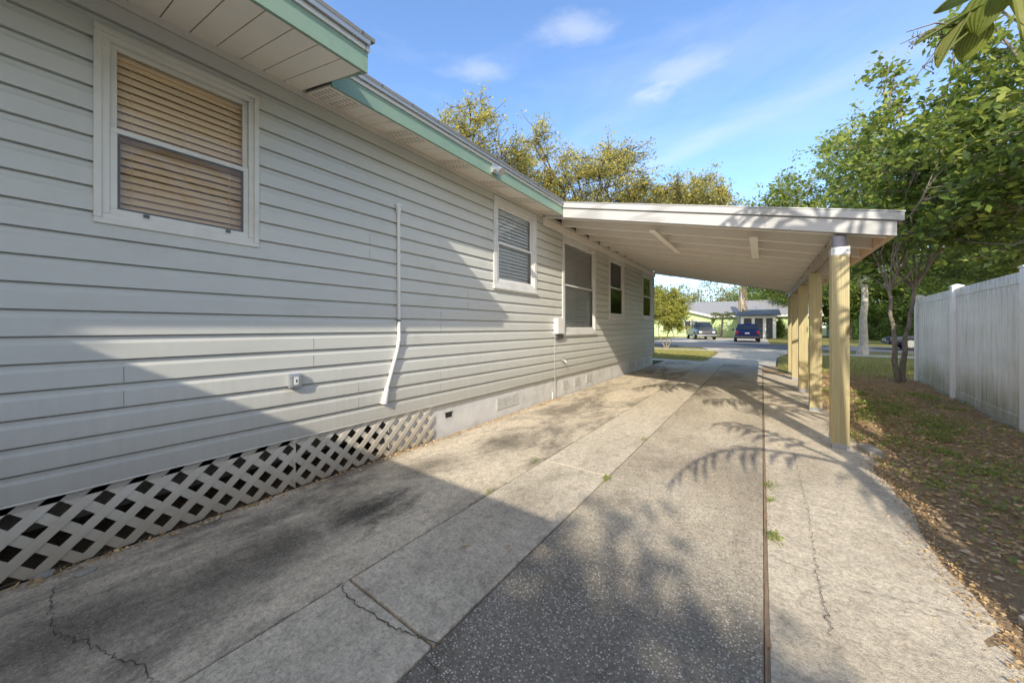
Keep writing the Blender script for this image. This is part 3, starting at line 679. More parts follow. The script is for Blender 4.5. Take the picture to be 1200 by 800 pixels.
# ================================================================== CARPORT
PXc = .653; CY0, CY1 = 4.86, 12.42
def zc(x): return 2.128+.236*(1.047-x)
car = empty('carport', (PXc, CY0, 0), 'attached lean-to carport with pale sloping roof on thick yellow pine posts', 'carport')
def cpart(mb, name, m, parent=None, **kw):
    o = mb.build(name, m, None, **kw); o.parent = parent or car
    if not parent: o.matrix_parent_inverse = Matrix.Translation(car.location).inverted()
    return o
def sl(mb, xa, xb, y0, y1, lo, hi, m=0):
    mb.hexa([(xa, y0, zc(xa)+lo), (xb, y0, zc(xb)+lo), (xb, y1, zc(xb)+lo), (xa, y1, zc(xa)+lo), (xa, y0, zc(xa)+hi), (xb, y0, zc(xb)+hi), (xb, y1, zc(xb)+hi), (xa, y1, zc(xa)+hi)], m)
XL, XR = WX+.03, 1.047
mb = MB(); sl(mb, -2.52, XR, CY0-.02, CY0+.016, -.002, .142); cpart(mb, 'front_fascia', M['fascia'], bevel=.003)
mb = MB(); sl(mb, -2.52, XR+.045, CY0-.045, CY0-.0, .146, .222); cpart(mb, 'fascia_trim', M['fascia'], bevel=.003)
mb = MB(); sl(mb, -2.50, XR+.05, CY0-.05, CY1+.04, .224, .236); cpart(mb, 'roof', M['drip'])
mb = MB(); sl(mb, XR-.038, XR, CY0+.018, CY1-.03, .0, .141); cpart(mb, 'side_fascia', M['rawwood'])
mb = MB(); sl(mb, XR+.003, XR+.04, CY0+.005, CY1, .146, .222); cpart(mb, 'side_trim', M['fascia'])
mb = MB(); sl(mb, -2.52, XR, CY1-.028, CY1+.01, -.002, .142); cpart(mb, 'rear_fascia', M['fascia'])
mb = MB(); nb = 26; wdt = (XR-.04-XL)/nb
for i in range(nb):
    xa = XL+i*wdt; sl(mb, xa+.0025, xa+wdt-.0025, CY0+.02, CY1-.03, .142+(.0 if i % 2 else .001), .160)
sl(mb, XL, XR-.04, CY0+.02, CY1-.03, .162, .17)
cpart(mb, 'roof_deck', M['deck'])
y = CY0+.10; k = 0
while y < CY1-.1:
    mb = MB(); sl(mb, XL+.002, XR-.04, y-.02, y+.02, .0, .1405); cpart(mb, 'rafter', M['rafter'], bevel=.003)
    y += .60; k += 1
mb = MB(); sl(mb, WX+.018, WX+.050, CY0+.05, CY1-.2, -.13, -.004); cpart(mb, 'ledger', M['rafter'])
# beam
BZ0 = 2.072; bt = zc(PXc+.05)-.002
mb = MB(); mb.box(PXc-.062, PXc-.012, CY0+.03, CY1-.02, BZ0, bt); mb.box(PXc+.0, PXc+.045, CY0+.03, CY1-.02, BZ0+.001, bt-.002)
bm_ = cpart(mb, 'beam', M['beam'], bevel=.003)
y = 5.3
while y < CY1: mb = MB(); mb.tube([(PXc-.062, y, BZ0+.1), (PXc-.07, y, BZ0+.1)], .012, 8); y += .6; cpart(mb, 'bolt', M['darkframe'])
mb = MB(); mb.box(PXc-.062, PXc+.045, CY0+.0175, CY0+.029, BZ0, bt-.01); cpart(mb, 'beam_end', M['stain'])
# blocking strips nailed under the rafters
def Uc(px, py):                                          # point on underside seen at pixel
    t = (px-600)/FP; e = (VY-py)/FP                      # X=z(t c - s), Y=z(t s + c), Z=EH+e z = zc(X)
    a = t*cT-sT; z = (2.128+.236*1.047-EH)/(e+.236*a); return (z*a, z*(t*sT+cT))
for (p, q) in ((Uc(761, 268), Uc(793, 295)), (Uc(880, 276), Uc(883, 301))):
    x = (p[0]+q[0])/2; mb = MB()
    mb.hexa([(p[0]-.02, p[1], zc(p[0])-.016), (p[0]+.07, p[1], zc(p[0]+.07)-.016), (q[0]+.07, q[1], zc(q[0]+.07)-.016), (q[0]-.02, q[1], zc(q[0])-.016), (p[0]-.02, p[1], zc(p[0])-.002), (p[0]+.07, p[1], zc(p[0]+.07)-.002), (q[0]+.07, q[1], zc(q[0]+.07)-.002), (q[0]-.02, q[1], zc(q[0])-.002)])
    cpart(mb, 'batten', M['rafter'])
PY = [4.93, 6.93, 8.85, 10.75, 12.25]
pp = None
for i, y in enumerate(PY):
    if i == 0:
        mb = MB(); mb.box(-.07, .07, -.07, .07, .035, BZ0-.003)
        pp = mb.build('post', M['post'], None, bevel=.005)
        mb = MB(); mb.box(-.072, .072, -.0735, -.0705, BZ0-.075, BZ0+.005); mb.box(-.072, .072, .0705, .0735, BZ0-.075, BZ0+.005); mb.box(-.0735, -.0705, -.07, .07, BZ0-.06, BZ0-.01); mb.box(.0705, .0735, -.07, .07, BZ0-.06, BZ0-.01)
        for dx in (-.05, 0, .05): mb.tube([(dx, -.0735, BZ0-.03+.01*(dx == 0)), (dx, -.078, BZ0-.03+.01*(dx == 0))], .005, 6, m=1)
        mb.build('post_cap', [M['metal'], M['darkframe']], pp)
        mb = MB(); mb.box(-.075, .075, -.074, .074, -.004, .006); mb.box(-.066, .066, -.066, .066, .006, .034); mb.box(-.074, -.0705, -.06, .06, .0, .11); mb.box(.0705, .074, -.06, .06, .0, .11); mb.box(-.05, .05, -.0745, -.0705, .0, .055)
        mb.build('post_base', M['metal'], pp); o = pp
    else:
        o = copy_tree(pp)
        for c_ in kids(o):
            if c_.name.startswith('post_cap'): bpy.data.objects.remove(c_)
    o.parent = car; o.matrix_parent_inverse = Matrix.Translation(car.location).inverted(); o.location = (PXc, y, 0)
mb = MB(); mb.box(-.22, .22, -.15, .15, 0, .05); mb.hexa([(-.2, -.13, .05), (.2, -.13, .05), (.2, .13, .05), (-.2, .13, .05), (-.2, -.13, .07), (.2, -.13, .07), (.2, .13, .2), (-.2, .13, .2)])
o = cpart(mb, 'roof_vent', M['drip']); o.location = (-1.6-PXc+PXc, 9.4, zc(-1.6)+.236)

# ================================================================== FENCE
fence = empty('fence', (2.72, 9.4, 0), 'white vinyl privacy fence with mildew stains and square capped posts on the right', 'fence')
F1 = np.array(G(1077, 447)); F2 = np.array(G(1121, 468)); fd = (F1-F2)/np.linalg.norm(F1-F2); ang = math.atan2(fd[1], fd[0])
FI = Matrix.Translation(fence.location).inverted()
def fpart(mb, name, m, loc, **kw):
    o = mb.build(name, m, None, **kw); o.parent = fence; o.matrix_parent_inverse = FI; o.location = loc; o.rotation_euler.z = ang; return o
seg = float(np.linalg.norm(F1-F2)); FH = 1.93
# post prototypes and panels; local +X runs along the fence
mbp = MB(); mbp.box(-.065, .065, -.065, .065, -.05, FH+.02); mbp.box(-.075, .075, -.075, .075, FH+.021, FH+.04); mbp.hexa([(-.07, -.07, FH+.041), (.07, -.07, FH+.041), (.07, .07, FH+.041), (-.07, .07, FH+.041), (-.02, -.02, FH+.07), (.02, -.02, FH+.07), (.02, .02, FH+.07), (-.02, .02, FH+.07)])
mbn = MB(); nbd = 15; L0, L1 = .067, seg-.067; bw = (L1-L0)/nbd
for i in range(nbd):
    a = L0+i*bw; mbn.hexa([(a+.008, -.018, .16), (a+bw-.008, -.018, .16), (a+bw-.008, .018, .16), (a+.008, .018, .16), (a+.008, -.018, FH-.14), (a+bw-.008, -.018, FH-.14), (a+bw-.008, .018, FH-.14), (a+.008, .018, FH-.14)])
mbn.box(L0, L1, -.006, .006, .16, FH-.14)
mbr = MB(); mbr.box(L0, L1, -.026, .026, FH-.15, FH-.01); mbr2 = MB(); mbr2.box(L0, L1, -.026, .026, .04, .17)
mbk = MB(); mbk.box(-seg*0+.0, seg, -.05, .05, -.05, .038)
protos = []
for k in range(0, 7):
    pos = F1-fd*seg*k
    if k == 0:
        P0 = fpart(mbp, 'fence_post', M['fencepost'], (pos[0], pos[1], 0), bevel=.006)
        continue
    o = P0.copy(); COL.objects.link(o); o.location = (pos[0], pos[1], 0)
    if k == 1:
        protos = [fpart(mbn, 'fence_panel', M['fence'], (pos[0], pos[1], 0), bevel=.003), fpart(mbr, 'top_rail', M['fence'], (pos[0], pos[1], 0), bevel=.006), fpart(mbr2, 'bottom_rail', M['fence'], (pos[0], pos[1], 0), bevel=.006), fpart(mbk, 'footing', M['kerb'], (pos[0], pos[1], 0))]
    else:
        for p in protos: o = p.copy(); COL.objects.link(o); o.location = (pos[0], pos[1], 0)

# ================================================================== TREES
# slender multi-stem tree at the end of the fence
tx, ty = G(1070, 452)
make_tree('tree', (tx-.10, ty+.2, 0), 'slender grey multi-stemmed tree leaning beside the far end of the white fence', 'tree',
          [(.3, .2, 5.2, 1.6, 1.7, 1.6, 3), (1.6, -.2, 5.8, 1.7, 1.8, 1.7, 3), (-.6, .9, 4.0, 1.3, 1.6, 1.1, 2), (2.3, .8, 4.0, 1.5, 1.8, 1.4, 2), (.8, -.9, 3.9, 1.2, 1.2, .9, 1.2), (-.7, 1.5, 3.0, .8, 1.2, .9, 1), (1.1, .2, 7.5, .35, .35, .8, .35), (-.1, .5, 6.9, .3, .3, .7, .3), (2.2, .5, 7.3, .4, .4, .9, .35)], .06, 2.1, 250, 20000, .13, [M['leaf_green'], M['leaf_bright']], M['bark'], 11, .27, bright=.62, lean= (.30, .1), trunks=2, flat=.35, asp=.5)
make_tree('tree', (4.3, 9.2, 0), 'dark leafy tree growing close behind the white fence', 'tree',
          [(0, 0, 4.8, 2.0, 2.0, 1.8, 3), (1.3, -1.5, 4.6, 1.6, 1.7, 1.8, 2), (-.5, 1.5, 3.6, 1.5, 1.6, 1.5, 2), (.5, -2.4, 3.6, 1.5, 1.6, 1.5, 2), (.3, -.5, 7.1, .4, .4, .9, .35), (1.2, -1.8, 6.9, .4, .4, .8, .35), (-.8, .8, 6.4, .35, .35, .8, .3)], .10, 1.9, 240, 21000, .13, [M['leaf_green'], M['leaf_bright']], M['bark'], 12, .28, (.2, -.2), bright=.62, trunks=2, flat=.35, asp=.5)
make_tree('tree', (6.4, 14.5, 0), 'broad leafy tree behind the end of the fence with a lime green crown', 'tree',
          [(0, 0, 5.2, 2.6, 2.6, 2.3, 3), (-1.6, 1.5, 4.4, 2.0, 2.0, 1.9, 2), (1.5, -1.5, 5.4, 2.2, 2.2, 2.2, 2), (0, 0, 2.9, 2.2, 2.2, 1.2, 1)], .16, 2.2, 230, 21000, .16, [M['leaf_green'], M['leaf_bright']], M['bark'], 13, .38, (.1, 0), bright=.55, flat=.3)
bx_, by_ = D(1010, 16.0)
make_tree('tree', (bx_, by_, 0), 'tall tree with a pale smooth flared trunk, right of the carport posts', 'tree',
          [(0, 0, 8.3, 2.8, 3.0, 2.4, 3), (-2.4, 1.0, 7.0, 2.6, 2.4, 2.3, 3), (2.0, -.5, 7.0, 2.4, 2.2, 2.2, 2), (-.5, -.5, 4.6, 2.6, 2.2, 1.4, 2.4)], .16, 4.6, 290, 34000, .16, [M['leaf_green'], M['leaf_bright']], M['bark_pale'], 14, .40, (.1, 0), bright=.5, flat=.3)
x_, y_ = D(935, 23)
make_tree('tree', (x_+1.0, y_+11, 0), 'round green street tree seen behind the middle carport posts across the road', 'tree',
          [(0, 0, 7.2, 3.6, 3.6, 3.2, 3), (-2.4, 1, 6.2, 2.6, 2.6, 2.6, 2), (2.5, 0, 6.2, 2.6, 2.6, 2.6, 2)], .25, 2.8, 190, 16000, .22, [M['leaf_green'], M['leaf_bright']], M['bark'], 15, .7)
# oaks in yellow flower beyond the house roof
ox, oy = D(695, 23)
make_tree('oak_tree', (ox, oy, 0), 'large oak with yellow catkins and a bare twiggy top rising over the carport roof', 'tree',
          [(0, 0, 10.0, 3.8, 3.6, 2.2, 4), (-2.4, -1.5, 9.2, 2.6, 2.4, 1.8, 2.4), (2.8, 1.8, 9.2, 3.2, 2.6, 1.9, 3.2), (5.2, 3.6, 8.8, 2.4, 2.4, 1.7, 2.4), (-3.3, -2.4, 13.4, 1.5, 1.5, 1.7, .8), (-3.6, -2.6, 10.6, 2.0, 2.0, 1.7, 2), (1.2, .9, 12.0, 2.0, 1.8, 1.4, 1.2), (-1.0, -.7, 12.2, 1.4, 1.3, 1.4, .7)], .42, 4.5, 560, 66000, .14, [M['leaf_oak'], M['leaf_yellow']], M['bark_dark'], 21, .46, (.2, 0), flat=.1, bright=.72, twig=.035, bare=.10)
ox, oy = D(548, 20)
make_tree('oak_tree', (ox, oy, 0), 'thin crowned oak top showing above the green fascia left of the larger oak', 'tree',
          [(0, 0, 12.6, 2.1, 2.0, 2.0, 3), (1.6, 1.1, 10.8, 1.8, 1.6, 1.5, 2.4), (-1.6, -1, 11.6, 1.4, 1.6, 1.8, 1.4)], .30, 6, 150, 14000, .14, [M['leaf_oak'], M['leaf_yellow']], M['bark_dark'], 22, .40, bright=.6, twig=.032)
ox, oy = D(748, 24)
make_tree('oak_tree', (ox, oy, 0), 'sparse olive yellow oak just left of the blue sky gap above the carport roof', 'tree',
          [(3.0, 2.2, 10.4, 2.0, 2.0, 1.7, 3), (1.4, 1.2, 9.6, 2.0, 2.0, 1.8, 2), (4.4, 3.2, 9.4, 1.6, 1.8, 1.5, 2), (2, 1.5, 7.6, 2.8, 2.6, 1.4, 2)], .30, 5.2, 240, 24000, .15, [M['leaf_oak'], M['leaf_yellow']], M['bark_dark'], 23, .42, twig=.032)
# shrub like tree at the far house corner
sx_, sy_ = D(781, 21)
make_tree('small_tree', (sx_, sy_, 0), 'rounded lime green small tree on the front lawn past the corner of the house', 'tree',
          [(0, 0, 2.6, 1.15, 1.2, .9, 3), (.4, 0, 1.8, 1.0, 1.0, .75, 2), (-.8, .3, 2.9, 1.1, 1.1, .9, 2)], .05, .8, 150, 22000, .11, M['leaf_lime'], M['bark'], 31, .25, trunks=3)
# trees behind the far houses
specs = [(778, 62, 9.5, 'L'), (800, 70, 11, 'O'), (832, 72, 12, 'O'), (862, 75, 11, 'O'), (890, 60, 10, 'G'), (905, 50, 9.5, 'G'), (925, 45, 9, 'B'), (955, 44, 10, 'G'), (985, 42, 10, 'B'), (1020, 40, 10, 'G'), (1060, 36, 10, 'G'), (1100, 34, 10, 'B'), (1140, 26, 10, 'G'), (1180, 20, 9, 'B'), (745, 66, 12, 'O')]
labs = ['hazy oak behind the green house roof, leftmost in the gap under the carport', 'grey green oak above the left half of the grey roof', 'grey green oak above the middle of the grey roof', 'pale twiggy oak beside the dead palm trunk',
        'bright tree behind the screened porch', 'leafy tree right of the screened porch', 'yellow green tree seen past the last carport post', 'dark tree seen between the carport posts', 'lime coloured tree behind the pale trunk, to its left', 'dark tree behind the pale trunk, to its right',
        'dark tree above the black car', 'sunlit tree just left of the fence post, far behind', 'deep green tree far behind the fence panel', 'yellow green tree behind the fence at the right picture edge', 'hazy oak hidden mostly by the house corner']
src = {}
for i, ((px, z, h, kd), lb) in enumerate(zip(specs, labs)):
    x_, y_ = D(px, z)
    if kd not in src:
        lm = {'L': M['leaf_oak'], 'O': M['leaf_oak'], 'G': [M['leaf_green'], M['leaf_bright']], 'B': [M['leaf_green'], M['leaf_bright']]}[kd]
        w = .36*10
        src[kd] = make_tree('background_tree', (x_, y_, 0), lb, 'tree', [(0, 0, 6.4, w, w, 3.2, 3), (-2.5, .5, 5.2, 2.4, 2.4, 2.2, 2), (2.4, -.5, 5.4, 2.4, 2.4, 2.4, 2), (0, 0, 3.0, 3.2, 3.2, 1.3, 1.6)], .26, 2.2, 170, 13000 if kd in 'GB' else 6000, .26, lm, M['bark_dark'], 40+i, .8, group='trees standing beyond the road')
        o = src[kd]
    else:
        o = copy_tree(src[kd]); o['label'] = lb
    o.location = (x_, y_, 0); sc = h/10; o.scale = (sc, sc, sc); o.rotation_euler.z = random.uniform(0, 6)

# palms -----------------------------------------------------------------
def frond_mesh(mb, base, az, length, up, droop, nleaf, ll, rs, curl=0, w=.035):
    pts = []
    for i in range(13):
        u = i/12; r = length*(u-.12*u*u*droop); z = length*(up*u-droop*u*u*.75)
        pts.append(Vector(base)+Vector((math.cos(az+curl*u)*r, math.sin(az+curl*u)*r, z)))
    mb.tube(pts, [.022*(1-u/13)+.004 for u in range(13)], 5, False)
    for i in range(nleaf):
        u = .16+.84*i/nleaf; k = u*12; a = int(min(k, 11)); p = pts[a].lerp(pts[a+1], k-a); d = (pts[a+1]-pts[a]).normalized()
        sd = d.cross(Vector((0, 0, 1))).normalized(); L = ll*math.sin(math.pi*min(1, .12+u*.85))**.6
        L0_ = L
        for s in (1, -1):
            if rs.random() < .12: continue
            L = L0_*rs.uniform(.6, 1.12)
            t = (sd*s*rs.uniform(.6, .95)+d*rs.uniform(.35, .8)+Vector((0, 0, -.2-.5*rs.random()))).normalized()
            m_ = p+t*L*.5+Vector((0, 0, .02)); e = p+t*L-Vector((0, 0, L*.22)); wd = d*w*.5
            mb.poly([p-wd*.5, m_-wd, m_+wd, p+wd*.5], 1); mb.poly([m_-wd, e, m_+wd], 1)
def palm(name, loc, h, lean, nf, fl, label, r=.14, seed=0, ll=.5, group=None, nleaf=34, azs=None, w=.035, barkm=None, up=.75):
    rs = random.Random(seed); root = empty(name, loc, label, 'palm', group)
    mb = MB(); P = [(lean[0]*(i/8)**1.3, lean[1]*(i/8)**1.3, -.05+(h+.05)*i/8) for i in range(9)]
    mb.tube(P, [r*(1.35-.5*(i/8)**.4) for i in range(9)], 10, True); mb.build('trunk', barkm or M['bark'], root, smooth=True)
    top = P[-1]
    for i in range(nf):
        az = (i*2.4 if azs is None else azs[i])+rs.uniform(-.1, .1); f = MB()
        frond_mesh(f, top, az, fl*rs.uniform(.85, 1.1), rs.uniform(up-.45, up+.2), rs.uniform(.7, 1.1), nleaf, ll, rs, rs.uniform(-.15, .15), w)
        f.build('frond', [M['bark'], M['leaf_palm']], root)
    return root
px_, py_ = D(845, 42)
palm('palm_tree', (px_, py_, 0), 2.6, (.2, 0), 14, 1.6, 'small palm in front of the green house between the two vehicles', .12, 5, .45, nleaf=16, w=.09)
# tall dead palm by the porch
px_, py_ = D(868, 43); root = empty('dead_palm_trunk', (px_, py_, 0), 'tall broken palm trunk with brown hanging fibres by the screened porch', 'palm')
mb = MB(); mb.tube([(0, 0, 0), (.05, 0, 2.5), (.2, 0, 6.3)], [.42, .36, .25], 10); mb.build('trunk', M['bark_pale'], root, smooth=True)
mb = MB()
for i in range(60):
    a = random.uniform(0, 6.28); z = random.uniform(3, 6.4); mb.tube([(.15+.28*math.cos(a), .28*math.sin(a), z), (.25+.5*math.cos(a), .5*math.sin(a), z-1.2)], [.07, .02], 4)
mb.build('dead_fronds', plain('dead_frond', (.27, .20, .13), .9), root)
# palms behind the viewer that throw frond shadows over the drive
palm('palm_tree', (2.2, .2, 0), 3.75, (.7, .4), 9, 2.1, 'palm just right of the viewer throwing feathery shadows on the drive', .09, 9, .5, w=.07, nleaf=15)
palm('palm_tree', (1.8, -1.8, 0), 3.25, (.58, 1.0), 6, 1.8, 'lower leaning palm behind the viewer close to the soil edge', .07, 10, .45, w=.07, nleaf=13)
palm('palm_tree', (2.7, -.9, 0), 5.2, (-.6, 1.1), 10, 2.2, 'tallest of the palms near the viewer, its shadow falling on the carport fascia', .09, 12, .5, w=.09, nleaf=14)
# broadleaf trees behind the viewer shading the near slab and wall
make_tree('tree', (2.0, -11.0, 0), 'broad dense tree behind the viewer shading the near end of the drive', 'tree',
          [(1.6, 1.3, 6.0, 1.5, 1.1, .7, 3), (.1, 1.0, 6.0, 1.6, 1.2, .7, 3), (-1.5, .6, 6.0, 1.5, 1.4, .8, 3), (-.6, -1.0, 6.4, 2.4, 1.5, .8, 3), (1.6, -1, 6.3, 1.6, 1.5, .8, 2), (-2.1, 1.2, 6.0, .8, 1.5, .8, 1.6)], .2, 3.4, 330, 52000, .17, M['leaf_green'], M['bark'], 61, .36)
# overhanging branch with big pleated leaves, upper right, from a tree rooted by the fence
root = empty('broadleaf_plant', (3.9, 4.6, 0), 'overhanging branch with large drooping pleated leaves at the top right', 'tree')
mb = MB(); tip = Vector(D(1130, 3.0, 30))-Vector((3.9, 4.6, 0))
P = [Vector((0, 0, -.05)), Vector((-.1, 0, 2)), Vector((-.2, 0, 4.2)), Vector((-.9, .0, 4.9)), Vector((tip.x+.7, tip.y, tip.z+.55)), tip]
mb.tube(P, [.11, .09, .07, .045, .025, .012], 8)
for q in (D(1062, 3.0, 38), D(1075, 3.0, 88), D(1055, 3.05, 52)):
    e = Vector(q)-Vector((3.9, 4.6, 0)); mid = tip.lerp(e, .5)+Vector((0, 0, .05)); mb.tube([tip, mid, e], [.010, .006, .003], 5)
    for k in range(9):
        a = tip.lerp(e, .35+.065*k); b = a+Vector((random.gauss(0, .03), random.gauss(0, .03), -random.uniform(.02, .06))); mb.tube([a, b], [.003, .002], 4); mb.tube([b, b+Vector((0, 0, -.012))], [.007, .006], 5)
mb.build('trunk', M['bark'], root, smooth=True)
def bigleaf(mb, a, b, w, sag, rs):
    a = Vector(a); b = Vector(b); d = (b-a); n = 10; sd = d.cross(Vector((0, 0, 1))+Vector((rs.uniform(-.6, .6), rs.uniform(-.6, .6), 0))).normalized(); nn = sd.cross(d).normalized()
    rows = []
    for i in range(n+1):
        u = i/n; c = a+d*u+Vector((0, 0, -sag*u*u)); ww = w*math.sin(math.pi*(.04+.96*u)**.8)**.75 if u < 1 else .002
        rows.append([c+sd*ww*v+nn*(.012*(j % 2)+abs(v)*ww*.35) for j, v in enumerate([q_/9-1 for q_ in range(19)])])
    base = len(mb.v)
    for r_ in rows: mb.v += [tuple(p) for p in r_]
    for i in range(n):
        for j in range(18):
            q = base+i*19+j; mb.f.append((q, q+1, q+20, q+19)); mb.mi.append(0)
mb = MB(); rs = random.Random(4); off = Vector((3.9, 4.6, 0))
for (a, b, w) in [((1168, 3.0, 8), (1098, 2.95, 66), .15), ((1150, 3.0, 12), (1072, 3.0, 50), .12), ((1135, 2.9, 20), (1100, 2.9, 76), .11), ((1165, 2.9, -16), (1094, 3, 12), .12), ((1180, 2.8, -25), (1196, 2.75, 44), .22), ((1175, 2.9, -20), (1145, 2.8, 40), .14), ((1140, 3.1, 5), (1140, 3.1, 62), .10), ((1210, 2.8, -30), (1225, 2.7, 40), .18), ((1150, 2.9, 20), (1128, 2.9, 70), .10)]:
    bigleaf(mb, Vector(D(*a))-off, Vector(D(*b))-off, w, .03, rs)
mb.build('crown', leafmat('pleated_leaf_skin', [(.16, .22, .04), (.28, .30, .06), (.12, .16, .03), (.36, .34, .09)], .4), root)

# ================================================================== GROUND LITTER
rs_ = np.random.default_rng(5)
n = 34000; X = .80+rs_.gamma(1.7, .75, n); Y = rs_.uniform(-2, 12.6, n); k_ = (X < 4.5); X, Y = X[k_], Y[k_]
Zs = np.array([soil_z(a, b) for a, b in zip(X, Y)])+.012+rs_.uniform(0, .012, len(X))
C = np.stack([X, Y, Zs], 1); V = leaf_array(C, .030, rs_, .9, .5)
tag(quads('leaf_litter', V, M['leaf_dead']), 'brown fallen leaves covering the soil beside the drive', 'leaf litter', kind='stuff')
n = 8000; Y = rs_.uniform(.8, 12.4, n); e_ = X4+.018*np.sin(Y*1.9)+.014*np.sin(Y*5.3+1)+np.where(Y < 4.6, 0, .06); X = e_+rs_.normal(size=n)*.05+.035
C = np.stack([X, Y, rs_.uniform(.002, .014, n)], 1)
tag(quads('soil_crumbs', leaf_array(C, .013, rs_, .6, .7), M['leaf_dead']), 'crumbs of soil and leaf spilling over the slab edge', 'soil', kind='stuff')
n = 1500; Y = rs_.uniform(-1, 5.5, n); C = np.stack([WX+.02+np.abs(rs_.normal(size=n))*.035, Y, rs_.uniform(.002, .016, n)], 1)
tag(quads('leaf_debris', leaf_array(C, .020, rs_, .6, .6), M['leaf_dead']), 'leaf debris caught along the foot of the lattice and wall', 'leaf debris', kind='stuff')
cc = []
for q in range(300):
    cx, cy = .95+rs_.gamma(2.2, .45), rs_.uniform(2.2, 9.5); kk = int(rs_.integers(15, 110)); r_ = rs_.uniform(.05, .18)
    if cx > 2.6 or rng.uniform() < .5: continue
    p = np.stack([cx+rs_.normal(size=kk)*r_, cy+rs_.normal(size=kk)*r_*1.3, np.zeros(kk)], 1); p[:, 2] = [soil_z(a, b)+.02+random.uniform(0, .03) for a, b in p[:, :2]]; cc.append(p)
C = np.concatenate(cc); C = C[C[:, 0] > .84]
tag(quads('ground_cover', leaf_array(C, .028, rs_, .6, .7), M['weed']), 'patchy low green ground cover on the soil by the fence', 'ground cover', kind='stuff')
# grass blades over the nearer verge
n = 60000; X = rs_.uniform(.6, 9, n); Y = 12.0+rs_.gamma(1.5, 2.5, n); k_ = Y < 20.5; X, Y = X[k_], Y[k_]
C = np.stack([X, Y, rs_.uniform(0, .03, len(X))], 1)
tag(quads('grass', leaf_array(C, .07, rs_, .0, .12), leafmat('grass_blade', [(.32, .31, .08), (.52, .45, .16), (.24, .26, .06)], .2)), 'short dry grass on the verge beyond the carport', 'grass', kind='stuff')
n = 40000; X = rs_.uniform(-9, -1.9, n); Y = rs_.uniform(15.2, 21, n)
C = np.stack([X, Y, rs_.uniform(0, .03, n)], 1)
tag(quads('grass', leaf_array(C, .07, rs_, .0, .12), bpy.data.materials['grass_blade']), 'sunlit yellow green lawn blades past the house corner', 'grass', kind='stuff')
# loose leaves on the concrete
for i, (px, py) in enumerate([(545, 641), (596, 641), (835, 530), (1095, 726)]):
    x, y = G(px, py); V = leaf_array(np.array([[0., 0., 0.]]), .05, rs_, .9, .5); o = quads('fallen_leaf', V, M['leaf_dead']); o.location = (x, y, .016)
    tag(o, ['small dry leaf on the smooth strip left of the pebble strip', 'dry leaf close to the joint of the dark pebble strip', 'dry leaf on the far sunlit part of the pebble strip', 'curled brown leaf on the pale right-hand strip'][i], 'leaf')
def tuft(px, py, n, r, h, label):
    x, y = G(px, py); rs = np.random.default_rng(int(px)); C = np.stack([rs.normal(size=n)*r, rs.normal(size=n)*r*1.5, rs.uniform(0, h, n)], 1)
    o = quads('weed', leaf_array(C, .018, rs, .3, .4), M['weed']); o.location = (x, y, .004); tag(o, label, 'weed', 'weeds growing in the concrete joints')
tuft(711, 562, 90, .018, .03, 'weed tuft in the middle joint nearest the viewer')
tuft(755, 516, 50, .018, .025, 'weed tuft in the middle joint, next one farther on')
tuft(901, 570, 80, .022, .03, 'weed at the far end of the right-hand joint')
tuft(903, 588, 40, .015, .03, 'tiny weed between the two larger ones in the right joint')
tuft(906, 631, 110, .02, .035, 'bright weed clump nearest the viewer in the right joint')
tuft(573, 578, 30, .015, .02, 'moss tuft in the left joint')
tuft(627, 541, 50, .02, .02, 'weed tuft in the left joint at the cross joint')
tuft(1000, 512, 200, .05, .07, 'green weed growing at the foot of the nearest post')
tuft(505, 500, 70, .03, .10, 'thin weed poking through the end of the lattice')
# soil caught in the right-hand joint
mb = MB(); y = 1.2; 
while y < 8:
    w_ = random.uniform(.002, .02)*(1 if math.sin(y*5)+math.sin(y*2.3) > -.3 else .2); mb.poly([(X3-.002, y, .0035), (X3+w_, y, .0035), (X3+w_*random.uniform(.7, 1.2), y+.06, .0035), (X3-.002, y+.06, .0035)]); y += .06
struct('joint_soil', mb, plain('rust_soil', (.30, .20, .12), .95, .4, 15, .8))
# paver by the post, stepping block lower right, rubble under the lattice
def block(loc, s, rz, label, nm='paver'):
    mb = MB(); mb.box(-s[0]/2, s[0]/2, -s[1]/2, s[1]/2, -.02, s[2]); o = mb.build(nm, M['paver'], None, bevel=.008); o.location = loc; o.rotation_euler = (R(2), R(-3), rz); tag(o, label, 'paver')
x, y = G(1020, 530); block((x, y, 0), (.11, .26, .05), .2, 'pale concrete paver beside the foot of the nearest carport post')
x, y = G(1205, 752); block((x+.09, y, 0), (.12, .26, .04), .1, 'low concrete block at the soil edge, lower right corner')
def rock(loc, r, label, seed):
    rs = random.Random(seed); import bmesh
    bm = bmesh.new(); bmesh.ops.create_icosphere(bm, subdivisions=3, radius=r)
    for v in bm.verts:
        n_ = math.sin(v.co.x*60/r*.03+seed)+math.sin(v.co.y*2.3/r+seed*2)*.7; v.co *= 1+.2*n_+rs.uniform(-.13, .13); v.co.z *= .38
    me = bpy.data.meshes.new('stone'); bm.to_mesh(me); bm.free(); me.materials.append(M['paver']); o = bpy.data.objects.new('stone', me); COL.objects.link(o); o.location = loc; tag(o, label, 'stone')
x, y = G(100, 668); rock((x+.03, y, .006), .032, 'broken lump of mortar just outside the lattice', 2)
x, y = G(50, 676); rock((x-.0, y, .006), .034, 'dark crumbled stone under the lattice at the left edge', 3)

